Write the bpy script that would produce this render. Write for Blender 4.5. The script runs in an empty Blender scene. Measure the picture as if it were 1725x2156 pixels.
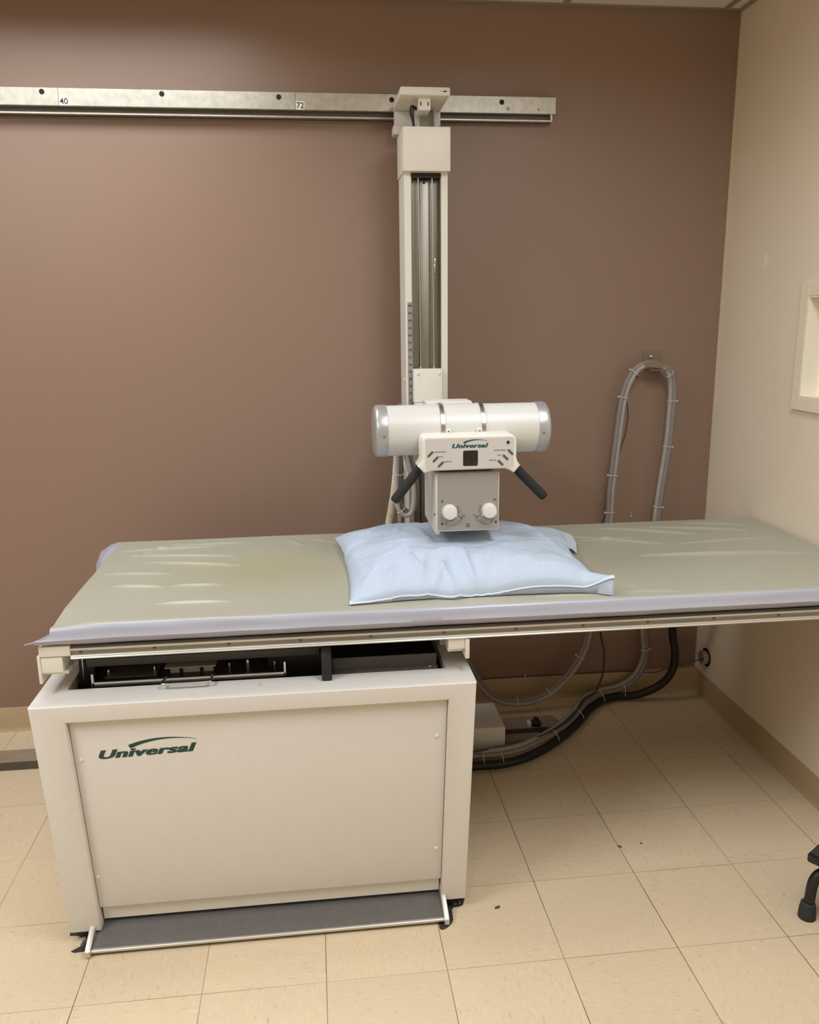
import bpy, bmesh, math, random
from mathutils import Vector, Matrix, noise
random.seed(7)
SC = bpy.context.scene
COL = SC.collection
PI = math.pi
V = Vector

# ------------------------------------------------------------------ materials
def lin(c):
    return tuple(((x/255)/12.92 if x/255 <= .04045 else (((x/255)+.055)/1.055)**2.4) for x in c)

class N:
    """small node-tree helper"""
    def __init__(s, name):
        s.m = bpy.data.materials.new(name); s.m.use_nodes = True
        s.t = s.m.node_tree; s.t.nodes.clear()
        s.out = s.add('ShaderNodeOutputMaterial'); s.b = s.add('ShaderNodeBsdfPrincipled')
        s.t.links.new(s.b.outputs[0], s.out.inputs[0])
    def add(s, typ, **kw):
        n = s.t.nodes.new(typ)
        for k, v in kw.items(): setattr(n, k, v)
        return n
    def link(s, a, b): s.t.links.new(a, b)
    def val(s, sock, v):
        if hasattr(v, 'is_linked') or isinstance(v, bpy.types.NodeSocket): s.link(v, sock)
        else: sock.default_value = v
    def math(s, op, a, b=0.0, c=None):
        n = s.add('ShaderNodeMath', operation=op); s.val(n.inputs[0], a); s.val(n.inputs[1], b)
        if c is not None: s.val(n.inputs[2], c)
        return n.outputs[0]
    def noise(s, scale, detail=3, vec=None, rough=.5):
        n = s.add('ShaderNodeTexNoise'); n.inputs['Scale'].default_value = scale
        n.inputs['Detail'].default_value = detail; n.inputs['Roughness'].default_value = rough
        if vec is not None: s.link(vec, n.inputs['Vector'])
        return n.outputs['Fac']
    def pos(s): return s.add('ShaderNodeNewGeometry').outputs['Position']
    def scaled(s, vec, sc):
        n = s.add('ShaderNodeVectorMath', operation='MULTIPLY'); s.link(vec, n.inputs[0]); n.inputs[1].default_value = sc
        return n.outputs[0]
    def ramp(s, fac, stops):
        n = s.add('ShaderNodeValToRGB'); s.link(fac, n.inputs[0]); e = n.color_ramp.elements
        while len(e) < len(stops): e.new(.5)
        for i, (p, c) in enumerate(stops): e[i].position = p; e[i].color = (*c, 1)
        return n.outputs[0]
    def mix(s, fac, a, b, mode='MIX'):
        n = s.add('ShaderNodeMix', data_type='RGBA', blend_type=mode)
        s.val(n.inputs[0], fac); s.val(n.inputs[6], a if not isinstance(a, tuple) else (*a, 1)[:4]); s.val(n.inputs[7], b if not isinstance(b, tuple) else (*b, 1)[:4])
        return n.outputs[2]
    def bump(s, h, strength, dist=.001):
        n = s.add('ShaderNodeBump'); n.inputs['Strength'].default_value = strength; n.inputs['Distance'].default_value = dist
        s.link(h, n.inputs['Height']); s.link(n.outputs[0], s.b.inputs['Normal'])

def mat(name, rgb, rough=.5, metal=0, var=.04, vscale=6, bump=0, bscale=400, spec=.5, stretch=None):
    n = N(name); c = lin(rgb); p = n.pos()
    if stretch: p = n.scaled(p, stretch)
    f = n.noise(vscale, 4, p)
    lo = tuple(x*(1-var) for x in c); hi = tuple(min(1, x*(1+var)) for x in c)
    n.link(n.ramp(f, [(.3, lo), (.7, hi)]), n.b.inputs['Base Color'])
    n.b.inputs['Roughness'].default_value = rough; n.b.inputs['Metallic'].default_value = metal
    n.b.inputs['Specular IOR Level'].default_value = spec
    if bump: n.bump(n.noise(bscale, 2, n.pos()), bump)
    return n.m

M = {}
M['wall_brown'] = mat('brown wall paint', (140, 115, 99), .42, var=.015, vscale=2, bump=.12, bscale=220)
M['wall_beige'] = mat('beige wall paint', (230, 216, 194), .5, var=.02, vscale=2, bump=.15, bscale=220)
M['wall_plain'] = mat('plain wall paint', (205, 192, 170), .6, var=.02)
M['trim_beige'] = mat('beige trim paint', (232, 219, 196), .4, var=.01)
M['jamb'] = mat('cream jamb paint', (244, 236, 214), .4, var=.01)
M['base_vinyl'] = mat('tan vinyl baseboard', (178, 156, 122), .45, var=.03, vscale=4)
M['caulk'] = mat('caulk', (205, 185, 155), .5)
M['cream'] = mat('cream powder coat', (213, 208, 201), .38, var=.012, vscale=30, bump=.05, bscale=900)
M['cream_pale'] = mat('pale cream coat', (222, 217, 206), .4, var=.01, vscale=30, bump=.04, bscale=900)
M['white'] = mat('white enamel', (207, 206, 200), .38, var=.008, vscale=10)
M['plastic'] = mat('white plastic', (222, 218, 208), .42, var=.008, vscale=15)
M['overlay'] = mat('pale overlay film', (197, 193, 187), .45, var=.01, vscale=20)
M['silver'] = mat('silver paint', (182, 183, 184), .34, metal=.55, var=.02)
M['steel'] = mat('bright steel', (205, 205, 200), .25, metal=1, var=.03)
M['galv'] = mat('galvanised steel', (186, 181, 168), .42, metal=.8, var=.12, vscale=45)
M['galv_dull'] = mat('dull galvanised channel', (142, 136, 124), .4, metal=.85, var=.14, vscale=25, stretch=(1, 1, .15))
M['alu'] = mat('anodised aluminium', (208, 204, 194), .38, metal=.7, var=.03)
M['face_grey'] = mat('grey brushed face', (160, 157, 150), .42, metal=.25, var=.02, vscale=60, stretch=(1, 1, 12))
M['black'] = mat('black plastic', (24, 23, 22), .45, var=.1)
M['black_deep'] = mat('matt black interior', (14, 13, 12), .7, var=.1)
M['charcoal'] = mat('charcoal bar', (84, 80, 76), .5, var=.06)
M['foam'] = mat('black foam rubber', (22, 22, 21), .75, var=.1, vscale=120, bump=.3, bscale=700)
M['rubber'] = mat('dark grey rubber', (44, 45, 44), .7, var=.08)
M['cable_grey'] = mat('grey cable jacket', (132, 126, 122), .45, var=.05, vscale=20)
M['cable_pale'] = mat('pale grey cable jacket', (158, 152, 146), .45, var=.05, vscale=20)
M['cable_head'] = mat('light grey head cable', (186, 177, 170), .45, var=.04, vscale=20)
M['cable_dark'] = mat('dark cable jacket', (62, 57, 52), .5, var=.05)
M['hose_black'] = mat('black cable sleeve', (16, 16, 17), .5, var=.1)
M['hose_cream'] = mat('cream corrugated plastic', (226, 218, 198), .4, var=.02)
M['tie'] = mat('white nylon', (224, 220, 212), .4)
M['hanger'] = mat('taupe hanger paint', (128, 112, 92), .4, var=.02)
M['green'] = mat('dark green print', (22, 62, 58), .5)
M['teal'] = mat('teal print', (18, 78, 84), .5)
M['ink'] = mat('dark ink', (38, 35, 32), .6)
M['ink_grey'] = mat('grey ink', (98, 92, 86), .6)
M['label_white'] = mat('white label', (232, 228, 218), .5)
M['tape'] = mat('silver grey scale tape', (150, 147, 146), .45, metal=.2)
M['button'] = mat('dark grey button', (84, 80, 72), .5)
M['pedal'] = mat('dark grey pedal plate', (112, 109, 106), .38, metal=.35, var=.06, vscale=60)
M['glass_grey'] = mat('smoky plastic', (120, 118, 116), .25, var=.08)
M['adhesive'] = mat('black floor adhesive', (52, 50, 46), .55, var=.3, vscale=70)
M['concrete'] = mat('grey fixing', (120, 118, 112), .5, metal=.4)
M['leaf'] = mat('dry brown leaf bit', (92, 66, 42), .7)
M['ceil'] = mat('ceiling tile', (222, 214, 202), .8, var=.03, vscale=60, bump=.3, bscale=250)
M['tbar'] = mat('ceiling bar', (150, 138, 125), .5)
M['clamp'] = mat('satin clamp steel', (196, 190, 182), .5, metal=.3, var=.05)
M['rail_steel'] = mat('dark rail steel', (92, 86, 78), .5, metal=.4, var=.1)
M['alu_shaded'] = mat('shaded aluminium groove', (150, 146, 138), .45, metal=.6, var=.03)  # rail aluminium in a darker colour, shade painted into the groove
M['rail_dark'] = mat('dull floor rail', (150, 133, 112), .5, var=.1, vscale=20)

def floor_mat():
    n = N('vinyl floor tiles'); T = .3048; p = n.pos()
    sep = n.add('ShaderNodeSeparateXYZ'); n.link(p, sep.inputs[0])
    tx = n.math('DIVIDE', sep.outputs[0], T); ty = n.math('DIVIDE', n.math('ADD', sep.outputs[1], .5698), T)
    cx = n.math('FLOOR', tx); cy = n.math('FLOOR', ty)
    def edge(t):
        f = n.math('FRACT', t); return n.math('MULTIPLY', n.math('MINIMUM', f, n.math('SUBTRACT', 1.0, f)), T)
    ex, ey = edge(tx), edge(ty)
    # alternating grain direction, as tiles are laid
    par = n.math('MODULO', n.math('ABSOLUTE', n.math('ADD', cx, cy)), 2.0)
    cell = n.add('ShaderNodeCombineXYZ'); n.link(cx, cell.inputs[0]); n.link(cy, cell.inputs[1])
    wn = n.add('ShaderNodeTexWhiteNoise', noise_dimensions='3D'); n.link(cell.outputs[0], wn.inputs['Vector'])
    off = n.add('ShaderNodeVectorMath', operation='MULTIPLY_ADD'); n.link(wn.outputs['Color'], off.inputs[0])
    off.inputs[1].default_value = (3, 3, 3); n.link(p, off.inputs[2])
    a = n.scaled(off.outputs[0], (42, 135, 1)); b = n.scaled(off.outputs[0], (135, 42, 1))
    mv = n.add('ShaderNodeMix', data_type='VECTOR'); n.link(par, mv.inputs[0]); n.link(a, mv.inputs[4]); n.link(b, mv.inputs[5])
    streak = n.noise(1.0, 3, mv.outputs[1], .6)
    base = lin((212, 192, 163)); lo = lin((188, 167, 138)); hi = lin((221, 203, 175))
    c = n.ramp(streak, [(.28, lo), (.40, base), (.58, base), (.70, hi)])
    cloud = n.noise(5, 4, p); c = n.mix(n.math('MULTIPLY', cloud, .35), c, lin((222, 204, 166)))
    tone = n.math('MULTIPLY_ADD', wn.outputs['Value'], .07, .95)
    c = n.mix(1.0, c, n.ramp(tone, [(0, (0, 0, 0)), (1, (1, 1, 1))]), 'MULTIPLY')
    fx = n.math('MULTIPLY', n.math('LESS_THAN', ex, .0011), n.math('MULTIPLY_ADD', n.noise(2.2, 2, p), 1.6, -.05))
    fy = n.math('MULTIPLY', n.math('LESS_THAN', ey, .0009), n.math('MULTIPLY_ADD', n.noise(1.9, 2, n.scaled(p, (1, 1.3, 1))), 1.5, -.25))
    line = n.add('ShaderNodeClamp'); n.link(n.math('MAXIMUM', fx, fy), line.inputs[0])
    c = n.mix(line.outputs[0], c, lin((92, 66, 36)))
    n.link(c, n.b.inputs['Base Color']); n.b.inputs['Roughness'].default_value = .42
    n.b.inputs['Specular IOR Level'].default_value = .35
    n.bump(n.noise(60, 2, p), .06)
    return n.m
M['floor'] = floor_mat()

def sheet_mat():
    n = N('grey green vinyl sheet'); p = n.pos()
    c = n.mix(n.noise(3, 3, p), lin((160, 157, 140)), lin((168, 166, 151)))
    # yellow olive patch left of the pillow
    d = n.add('ShaderNodeVectorMath', operation='SUBTRACT'); n.link(p, d.inputs[0]); d.inputs[1].default_value = (.47, -.80, .87)
    l = n.add('ShaderNodeVectorMath', operation='LENGTH'); n.link(n.scaled(d.outputs[0], (1, 1.6, 0)), l.inputs[0])
    f = n.add('ShaderNodeMapRange'); n.link(n.math('ADD', l.outputs['Value'], n.math('MULTIPLY', n.noise(7, 3, p), .16)), f.inputs[0])
    f.inputs[1].default_value = .12; f.inputs[2].default_value = .52; f.inputs[3].default_value = .65; f.inputs[4].default_value = 0
    c = n.mix(f.outputs[0], c, lin((160, 154, 116)))
    n.link(c, n.b.inputs['Base Color']); n.b.inputs['Roughness'].default_value = .36
    n.bump(n.noise(500, 2, p), .08)
    return n.m
M['sheet'] = sheet_mat()
M['hem'] = mat('lilac grey sheet hem', (166, 167, 180), .3, var=.02, vscale=4)

def paper_mat():
    n = N('blue paper pillow cover'); p = n.pos()
    c = n.mix(n.noise(160, 3, p), lin((170, 184, 202)), lin((188, 199, 213)))
    n.link(c, n.b.inputs['Base Color']); n.b.inputs['Roughness'].default_value = .8
    n.b.inputs['Specular IOR Level'].default_value = .2
    n.bump(n.noise(330, 3, p), .35)
    return n.m
M['paper'] = paper_mat()
M['paper_hem'] = mat('pale paper hem', (196, 206, 219), .8, var=.02)
M['blue_tab'] = mat('blue inner tab', (150, 160, 200), .8)
def glass_mat():
    n = N('window glass'); tr = n.add('ShaderNodeBsdfTransparent'); tr.inputs[0].default_value = (.90, .93, .88, 1)
    gl = n.add('ShaderNodeBsdfGlossy'); gl.inputs['Roughness'].default_value = .02; fr_ = n.add('ShaderNodeFresnel'); mx = n.add('ShaderNodeMixShader')
    n.link(fr_.outputs[0], mx.inputs[0]); n.link(tr.outputs[0], mx.inputs[1]); n.link(gl.outputs[0], mx.inputs[2]); n.link(mx.outputs[0], n.out.inputs[0])
    return n.m
M['glass'] = glass_mat()

# ------------------------------------------------------------------ mesh helpers
def box(bm, x0, x1, y0, y1, z0, z1, bev=0, seg=2):
    vs = [bm.verts.new((x, y, z)) for x in (x0, x1) for y in (y0, y1) for z in (z0, z1)]
    q = [(0, 1, 3, 2), (4, 6, 7, 5), (0, 4, 5, 1), (2, 3, 7, 6), (0, 2, 6, 4), (1, 5, 7, 3)]
    fs = [bm.faces.new([vs[i] for i in f]) for f in q]
    bmesh.ops.recalc_face_normals(bm, faces=fs)
    if bev:
        es = list({e for f in fs for e in f.edges})
        bmesh.ops.bevel(bm, geom=es, offset=bev, segments=seg, profile=.6, affect='EDGES', clamp_overlap=True)
def prism(bm, pts, axis, a0, a1, bev=0, seg=2, front_only=False):
    """pts 2-D outline; axis 'y' -> (x,z), 'x' -> (y,z), 'z' -> (x,y)"""
    def P(p, a): return {'y': (p[0], a, p[1]), 'x': (a, p[0], p[1]), 'z': (p[0], p[1], a)}[axis]
    A = [bm.verts.new(P(p, a0)) for p in pts]; B = [bm.verts.new(P(p, a1)) for p in pts]
    f0 = bm.faces.new(A); f1 = bm.faces.new(B[::-1]); fs = [f0, f1]
    for i in range(len(pts)):
        j = (i+1) % len(pts); fs.append(bm.faces.new((A[j], A[i], B[i], B[j])))
    bmesh.ops.recalc_face_normals(bm, faces=fs)
    if bev:
        es = list(f0.edges) if front_only else list({e for f in (f0, f1) for e in f.edges})
        bmesh.ops.bevel(bm, geom=es, offset=bev, segments=seg, profile=.5, affect='EDGES', clamp_overlap=True)
def frame_for(d):
    d = V(d).normalized(); a = V((0, 0, 1)) if abs(d.z) < .9 else V((1, 0, 0))
    u = d.cross(a).normalized(); return u, d.cross(u).normalized()
def lathe(bm, org, axis, prof, n=32):
    org = V(org); d = V(axis).normalized(); u, w = frame_for(d); rings = []
    for t, r in prof:
        if r < 1e-6: rings.append([bm.verts.new(org+d*t)])
        else: rings.append([bm.verts.new(org+d*t+(u*math.cos(2*PI*k/n)+w*math.sin(2*PI*k/n))*r) for k in range(n)])
    fs = []
    for A, B in zip(rings, rings[1:]):
        for k in range(n):
            k2 = (k+1) % n
            if len(A) == 1 and len(B) == 1: continue
            if len(A) == 1: fs.append(bm.faces.new((A[0], B[k], B[k2])))
            elif len(B) == 1: fs.append(bm.faces.new((A[k], B[0], A[k2])))
            else: fs.append(bm.faces.new((A[k], B[k], B[k2], A[k2])))
    if len(rings[0]) > 1: fs.append(bm.faces.new(rings[0]))
    if len(rings[-1]) > 1: fs.append(bm.faces.new(rings[-1]))
    bmesh.ops.recalc_face_normals(bm, faces=fs)
def cyl(bm, p0, p1, r, n=24, bev=0):
    p0, p1 = V(p0), V(p1); L = (p1-p0).length
    prof = [(0, r), (L, r)] if not bev else [(0, 0), (0, r-bev), (bev*.3, r-bev*.3), (bev, r), (L-bev, r), (L-bev*.3, r-bev*.3), (L, r-bev), (L, 0)]
    lathe(bm, p0, p1-p0, prof, n)
def spline(pts, n=10):
    pts = [V(p) for p in pts]; P = [2*pts[0]-pts[1]]+pts+[2*pts[-1]-pts[-2]]; out = []
    for i in range(1, len(P)-2):
        for k in range(n):
            t = k/n; a, b, c, d = P[i-1:i+3]
            out.append(.5*((2*b)+(c-a)*t+(2*a-5*b+4*c-d)*t*t+(3*b-a-3*c+d)*t**3))
    out.append(pts[-1]); return out
def tube(bm, path, r, n=12, rf=None):
    rings = []; u = None
    for i, p in enumerate(path):
        d = (path[min(i+1, len(path)-1)]-path[max(i-1, 0)]).normalized()
        if u is None: u, _ = frame_for(d)
        u = (u-d*u.dot(d)).normalized(); w = d.cross(u); rr = rf(i) if rf else r
        rings.append([bm.verts.new(p+(u*math.cos(2*PI*k/n)+w*math.sin(2*PI*k/n))*rr) for k in range(n)])
    fs = []
    for A, B in zip(rings, rings[1:]):
        for k in range(n): fs.append(bm.faces.new((A[k], A[(k+1) % n], B[(k+1) % n], B[k])))
    fs.append(bm.faces.new(rings[0])); fs.append(bm.faces.new(rings[-1]))
    bmesh.ops.recalc_face_normals(bm, faces=fs)
def ring(bm, c, d, R, r, ex=1, n=24, m=6):
    """closed torus round axis d"""
    c = V(c); d = V(d).normalized(); u, w = frame_for(d); Rg = []
    for k in range(n):
        a = 2*PI*k/n; e = u*math.cos(a)*ex+w*math.sin(a)
        Rg.append([bm.verts.new(c+e*R+(e.normalized()*math.cos(2*PI*j/m)+d*math.sin(2*PI*j/m))*r) for j in range(m)])
    for k in range(n):
        for j in range(m): bm.faces.new((Rg[k][j], Rg[k][(j+1) % m], Rg[(k+1) % n][(j+1) % m], Rg[(k+1) % n][j]))
    bmesh.ops.recalc_face_normals(bm, faces=bm.faces)
def rrect(x0, x1, z0, z1, r, n=5):
    out = []
    for cx, cz, a0 in ((x1-r, z1-r, 0), (x0+r, z1-r, 90), (x0+r, z0+r, 180), (x1-r, z0+r, 270)):
        for k in range(n+1):
            a = math.radians(a0+90*k/n); out.append((cx+r*math.cos(a), cz+r*math.sin(a)))
    return out

def worldloc(o):
    v = V(o.location)
    while o.parent: o = o.parent; v += V(o.location)
    return v
def obj(name, bm, m, parent=None, smooth=40, label=None, base=False):
    if isinstance(bm, bpy.types.Mesh): me = bm
    else:
        me = bpy.data.meshes.new(name); bm.to_mesh(me); bm.free()
    for x in (m if isinstance(m, (list, tuple)) else [m]): me.materials.append(M[x])
    cs = [v.co for v in me.vertices]
    c = V([(min(q[i] for q in cs)+max(q[i] for q in cs))/2 for i in range(3)])
    if base: c.z = min(q.z for q in cs)
    me.transform(Matrix.Translation(-c))
    if smooth:
        me.shade_smooth(); me.set_sharp_from_angle(angle=math.radians(smooth))
    o = bpy.data.objects.new(name, me); COL.objects.link(o)
    if parent: o.parent = parent; o.location = c-worldloc(parent)
    else: o.location = c
    if label: o['label'] = label
    return o
def tag(o, label, cat, group=None):
    o['label'] = label; o['category'] = cat
    if group: o['group'] = group
    return o
def thing(name, loc, label, cat, group=None):
    o = bpy.data.objects.new(name, None); COL.objects.link(o); o.location = loc; o.empty_display_size = .1
    return tag(o, label, cat, group)
def struct(name, bm, m, parent=None, smooth=0, label=None):
    o = obj(name, bm, m, parent, smooth, label)
    if parent is None: o['kind'] = 'structure'
    return o
B = bmesh.new

def text_mesh(s, height, bold=0.0, shear=0.0, wide=1.0, depth=.0004, spacing=1.0):
    cu = bpy.data.curves.new('lettering', 'FONT'); cu.body = s; cu.size = 1; cu.offset = bold; cu.shear = shear
    cu.space_character = spacing; cu.extrude = .001; cu.resolution_u = 4
    ob = bpy.data.objects.new('lettering', cu); COL.objects.link(ob)
    dg = bpy.context.evaluated_depsgraph_get()
    me = bpy.data.meshes.new_from_object(ob.evaluated_get(dg)); bpy.data.objects.remove(ob); bpy.data.curves.remove(cu)
    xs = [v.co.x for v in me.vertices]; ys = [v.co.y for v in me.vertices]
    me.transform(Matrix.Translation((-(min(xs)+max(xs))/2, -(min(ys)+max(ys))/2, 0)))
    h = max(ys)-min(ys); k = height/h
    me.transform(Matrix.Diagonal((k*wide, k, depth/.002, 1)))
    return me
def text_at(bm, s, x, y, z, height, rot=0, align=0, **kw):
    """add lettering that faces -Y; align -1 left, 0 centre, 1 right; returns width"""
    me = text_mesh(s, height, **kw); xs = [v.co.x for v in me.vertices]; w = max(xs)-min(xs)
    me.transform(Matrix.Translation((x-align*w/2, y, z)) @ Matrix.Rotation(rot, 4, 'Y') @ Matrix.Rotation(PI/2, 4, 'X'))
    bm.from_mesh(me); bpy.data.meshes.remove(me); return w
def logo(bm, x0, x1, y, zb, zs, h):
    """the lettering with its swoosh; x0..x1 width, zb baseline centre heights left/right"""
    L = x1-x0
    for dx, dy in ((-.0085, 0), (0, .00004), (.0085, .00008)):   # heavy strokes
        me = text_mesh('Universal', h, bold=.022, shear=.25, spacing=1.07)
        xs = [v.co.x for v in me.vertices]; k = L*.983/(max(xs)-min(xs))
        me.transform(Matrix.Diagonal((k, 1, 1, 1)))
        me.transform(Matrix.Translation(((x0+x1)/2+dx*L, y+dy, zb+h/2)) @ Matrix.Rotation(PI/2, 4, 'X'))
        bm.from_mesh(me); bpy.data.meshes.remove(me)
    up, lo = [], []
    for i in range(33):
        t = i/32; x = x0+L*(.305+.70*t)
        zt = zb+h*(1.10+ .95*math.sin(PI*min(1, t*.80+.06))**.75*(1-.26*t) ); th = h*.40*(1-t)**1.2+h*.02
        up.append((x, zt)); lo.append((x+th*.55*(1-t), zt-th))
    prism(bm, up+lo[::-1], 'y', y-.0002, y+.0002)

# ------------------------------------------------------------------ the room
XL, XR, YF, H = -2.2, 2.2612, -4.3, 2.711
bm = B(); box(bm, XL, XR, YF, 0, -.1, 0); struct('floor', bm, 'floor')
bm = B(); box(bm, XL, XR, YF, 0, H, H+.1); ceil = struct('ceiling', bm, 'ceil')
bm = B()
for x in (.362+.6096*k for k in range(-4, 4)): box(bm, x-.012, x+.012, YF+.02, -.03, H-.003, H+.002)
for y in (-.62-1.2192*k for k in range(3)): box(bm, XL+.03, XR-.03, y-.012, y+.012, H-.003, H+.002)
box(bm, XL+.02, XR, -.022, -.001, H-.004, H+.002); box(bm, XR-.022, XR-.001, YF+.02, -.03, H-.004, H+.002)
struct('ceiling_grid', bm, 'tbar', ceil)
bm = B(); box(bm, XL-.1, XR+.1, 0, .1, -.1, H+.1); wb = struct('wall_back', bm, 'wall_brown')
for x, z, r in ((1.932, .800, .0035), (1.934, .812, .0022)):
    bm = B(); lathe(bm, (x, .001, z), (0, -1, 0), [(0, r), (.002, r*.8), (.0025, 0)], 12); obj('wall_plug', bm, 'label_white', wb)
bm = B(); box(bm, XL-.1, XL, YF, 0, -.1, H+.1); struct('wall_left', bm, 'wall_plain')
bm = B(); box(bm, XL-.1, XR+.1, YF-.1, YF, -.1, H+.1); struct('wall_front', bm, 'wall_plain')
# right wall with the pass-through window opening
WY0, WY1, WZ0, WZ1 = -1.20, -.618, 1.341, 1.668
bm = B()
box(bm, XR, XR+.1, WY1, 0, -.1, H+.1); box(bm, XR, XR+.1, YF, WY0, -.1, H+.1)
box(bm, XR, XR+.1, WY0, WY1, -.1, WZ0); box(bm, XR, XR+.1, WY0, WY1, WZ1, H+.1)
wr = struct('wall_right', bm, 'wall_beige')
bm = B(); prism(bm, [(-.309, 1.775), (-.302, 1.787), (-.304, 1.815), (-.313, 1.828), (-.321, 1.805), (-.318, 1.785)], 'x', XR-.0006, XR+.001); obj('paint_chip', bm, 'label_white', wr)
# window: casing, lining, sash frame and pane
bm = B(); e = .045
o_, i_ = (WY0-e, WY1+e, WZ0-e, WZ1+e), (WY0, WY1, WZ0, WZ1)
box(bm, XR-.012, XR+.001, WY1, o_[1], o_[2], o_[3], .002); box(bm, XR-.012, XR+.001, o_[0], WY0, o_[2], o_[3], .002)
box(bm, XR-.012, XR+.001, WY0, WY1, WZ1, o_[3], .002); box(bm, XR-.012, XR+.001, WY0, WY1, o_[2], WZ0, .002)
win = struct('window_1', bm, 'trim_beige')
bm = B(); t = .004
box(bm, XR-.011, XR+.095, WY1-t, WY1-.0005, WZ0+.0005, WZ1-.0005); box(bm, XR-.011, XR+.095, WY0+.0005, WY0+t, WZ0+.0005, WZ1-.0005)
box(bm, XR-.011, XR+.095, WY0+t, WY1-t, WZ1-t, WZ1-.0005); box(bm, XR-.011, XR+.095, WY0+t, WY1-t, WZ0+.0005, WZ0+t)
obj('window_jamb', bm, 'jamb', win, 0)
bm = B(); a0, a1, c0, c1 = WY0+t, WY1-t, WZ0+t, WZ1-t
box(bm, XR+.052, XR+.09, a1-.012, a1, c0, c1); box(bm, XR+.052, XR+.09, a0, a0+.012, c0, c1)
box(bm, XR+.052, XR+.09, a0+.012, a1-.012, c1-.012, c1); box(bm, XR+.052, XR+.09, a0+.012, a1-.012, c0, c0+.008)
obj('window_sash', bm, 'jamb', win, 0)
bm = B(); box(bm, XR+.066, XR+.072, a0+.011, a1-.011, c0+.007, c1-.011); obj('window_pane', bm, 'glass', win, 0)
# the small control booth behind the glass
bm = B(); box(bm, XR+.1, XR+1.0, -1.9, -1.88, .6, 2.2); box(bm, XR+.1, XR+1.0, -.2, -.18, .6, 2.2)
box(bm, XR+1.0, XR+1.02, -1.9, -.18, .6, 2.2); box(bm, XR+.1, XR+1.0, -1.9, -.18, .58, .6); box(bm, XR+.1, XR+1.0, -1.9, -.18, 2.2, 2.22)
struct('wall_booth', bm, 'wall_plain')
# baseboards (4 inch vinyl cove base) and corner bead
bm = B(); prism(bm, [(0.0, 0), (-.012, 0), (-.006, .010), (-.004, .02), (-.004, .098), (-.002, .1016), (0, .1016)], 'x', XL, XR-.004); struct('baseboard_back', bm, 'base_vinyl', smooth=30)
bm = B(); prism(bm, [(XR, 0), (XR-.012, 0), (XR-.006, .010), (XR-.004, .02), (XR-.004, .098), (XR-.002, .1016), (XR, .1016)], 'y', YF, -.004); struct('baseboard_right', bm, 'base_vinyl', smooth=30)
bm = B(); box(bm, XR-.004, XR-.0005, -.0035, -.0005, .103, H-.005); struct('trim_1', bm, 'caulk')

# ------------------------------------------------------------------ torn floor tile by the base feet, debris
def patch(name, pts, label):
    bm = B(); prism(bm, pts, 'z', .0002, .0012); return tag(obj(name, bm, 'adhesive', smooth=0), label, 'floor damage')
pl = patch('tile_gap', [(-.078, -1.215), (-.01, -1.215), (-.007, -1.299), (-.026, -1.301), (-.046, -1.302), (-.055, -1.296), (-.045, -1.288), (-.034, -1.280), (-.030, -1.268), (-.035, -1.262), (-.028, -1.252), (-.031, -1.242), (-.074, -1.236)],
      'torn black gap in the floor tile under the left foot of the cream base')
pr_ = patch('tile_gap', [(.93, -1.21), (1.007, -1.214), (1.004, -1.232), (.996, -1.252), (.985, -1.258), (.969, -1.259), (.962, -1.268), (.961, -1.285), (.959, -1.308), (.952, -1.322), (.945, -1.33), (.934, -1.339), (.922, -1.343), (.917, -1.336), (.917, -1.31), (.93, -1.27)],
      'torn black gap in the floor tile under the right foot of the cream base')
for par, lst in ((pl, [(-.026, -1.262), (-.030, -1.275)]), (pr_, [(.975, -1.245), (.988, -1.243)])):
    for x, y in lst:
        bm = B(); lathe(bm, (x, y, .001), (0, 0, 1), [(0, .006), (.003, .005), (.003, .002), (.006, .0018), (.006, 0)], 10); obj('anchor_bolt', bm, 'concrete', par)
for x, y, s, a, lb in ((1.090, -1.276, .011, .4, 'largest brown leaf scrap on the floor right of the cream base'), (1.527, -1.055, .008, 2.2, 'curled brown leaf scrap on a tile joint under the table end'), (1.599, -1.048, .005, .2, 'tiny brown crumb on the tile beyond the curled leaf scrap')):
    bm = B(); n = 9; P = []
    for k in range(n):
        th = 2*PI*k/n; r = s*(1 if k % 2 else .75)
        px, py = r*math.cos(th), .42*r*math.sin(th); P.append((x+px*math.cos(a)-py*math.sin(a), y+px*math.sin(a)+py*math.cos(a)))
    prism(bm, P, 'z', .0002, .0025); tag(obj('leaf_scrap', bm, 'leaf', smooth=0), lb, 'debris')

# ------------------------------------------------------------------ wall rail
rail = thing('wall_rail', (.0, 0, 2.35), 'long galvanised steel guide rail with number labels high on brown wall', 'rail')
RY = -.045
bm = B(); prism(bm, [(0, 2.333), (RY, 2.333), (RY-.002, 2.335), (RY-.002, 2.390), (RY, 2.392), (0, 2.392)], 'x', XL+.02, 1.548); obj('rail_channel', bm, 'galv', rail, 20)
bm = B(); box(bm, XL+.02, 1.537, -.024, 0, 2.309, 2.3329); obj('rail_web', bm, 'rail_steel', rail, 0)
bm = B(); prism(bm, [(-.024, 2.3085), (RY, 2.3085), (RY, 2.3135), (-.024, 2.3135)], 'x', XL+.02, 1.537); box(bm, 1.530, 1.537, RY+.0005, -.024, 2.3135, 2.3329); obj('rail_lip', bm, 'galv', rail, 0)
for x, z in ((-.253, 2.377), (.146, 2.377), (.547, 2.374), (.946, 2.372), (1.347, 2.371)):
    bm = B(); lathe(bm, (x, RY-.0024, z), (0, 1, 0), [(0, .0090), (.01, .0090)], 20); obj('bolt_hole', bm, 'black_deep', rail)
bm = B(); lathe(bm, (1.371, RY-.002, 2.350), (0, -1, 0), [(0, .007), (.002, .007), (.002, .004), (.006, .0035), (.006, 0)], 12); obj('bolt', bm, 'galv_dull', rail)
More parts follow.
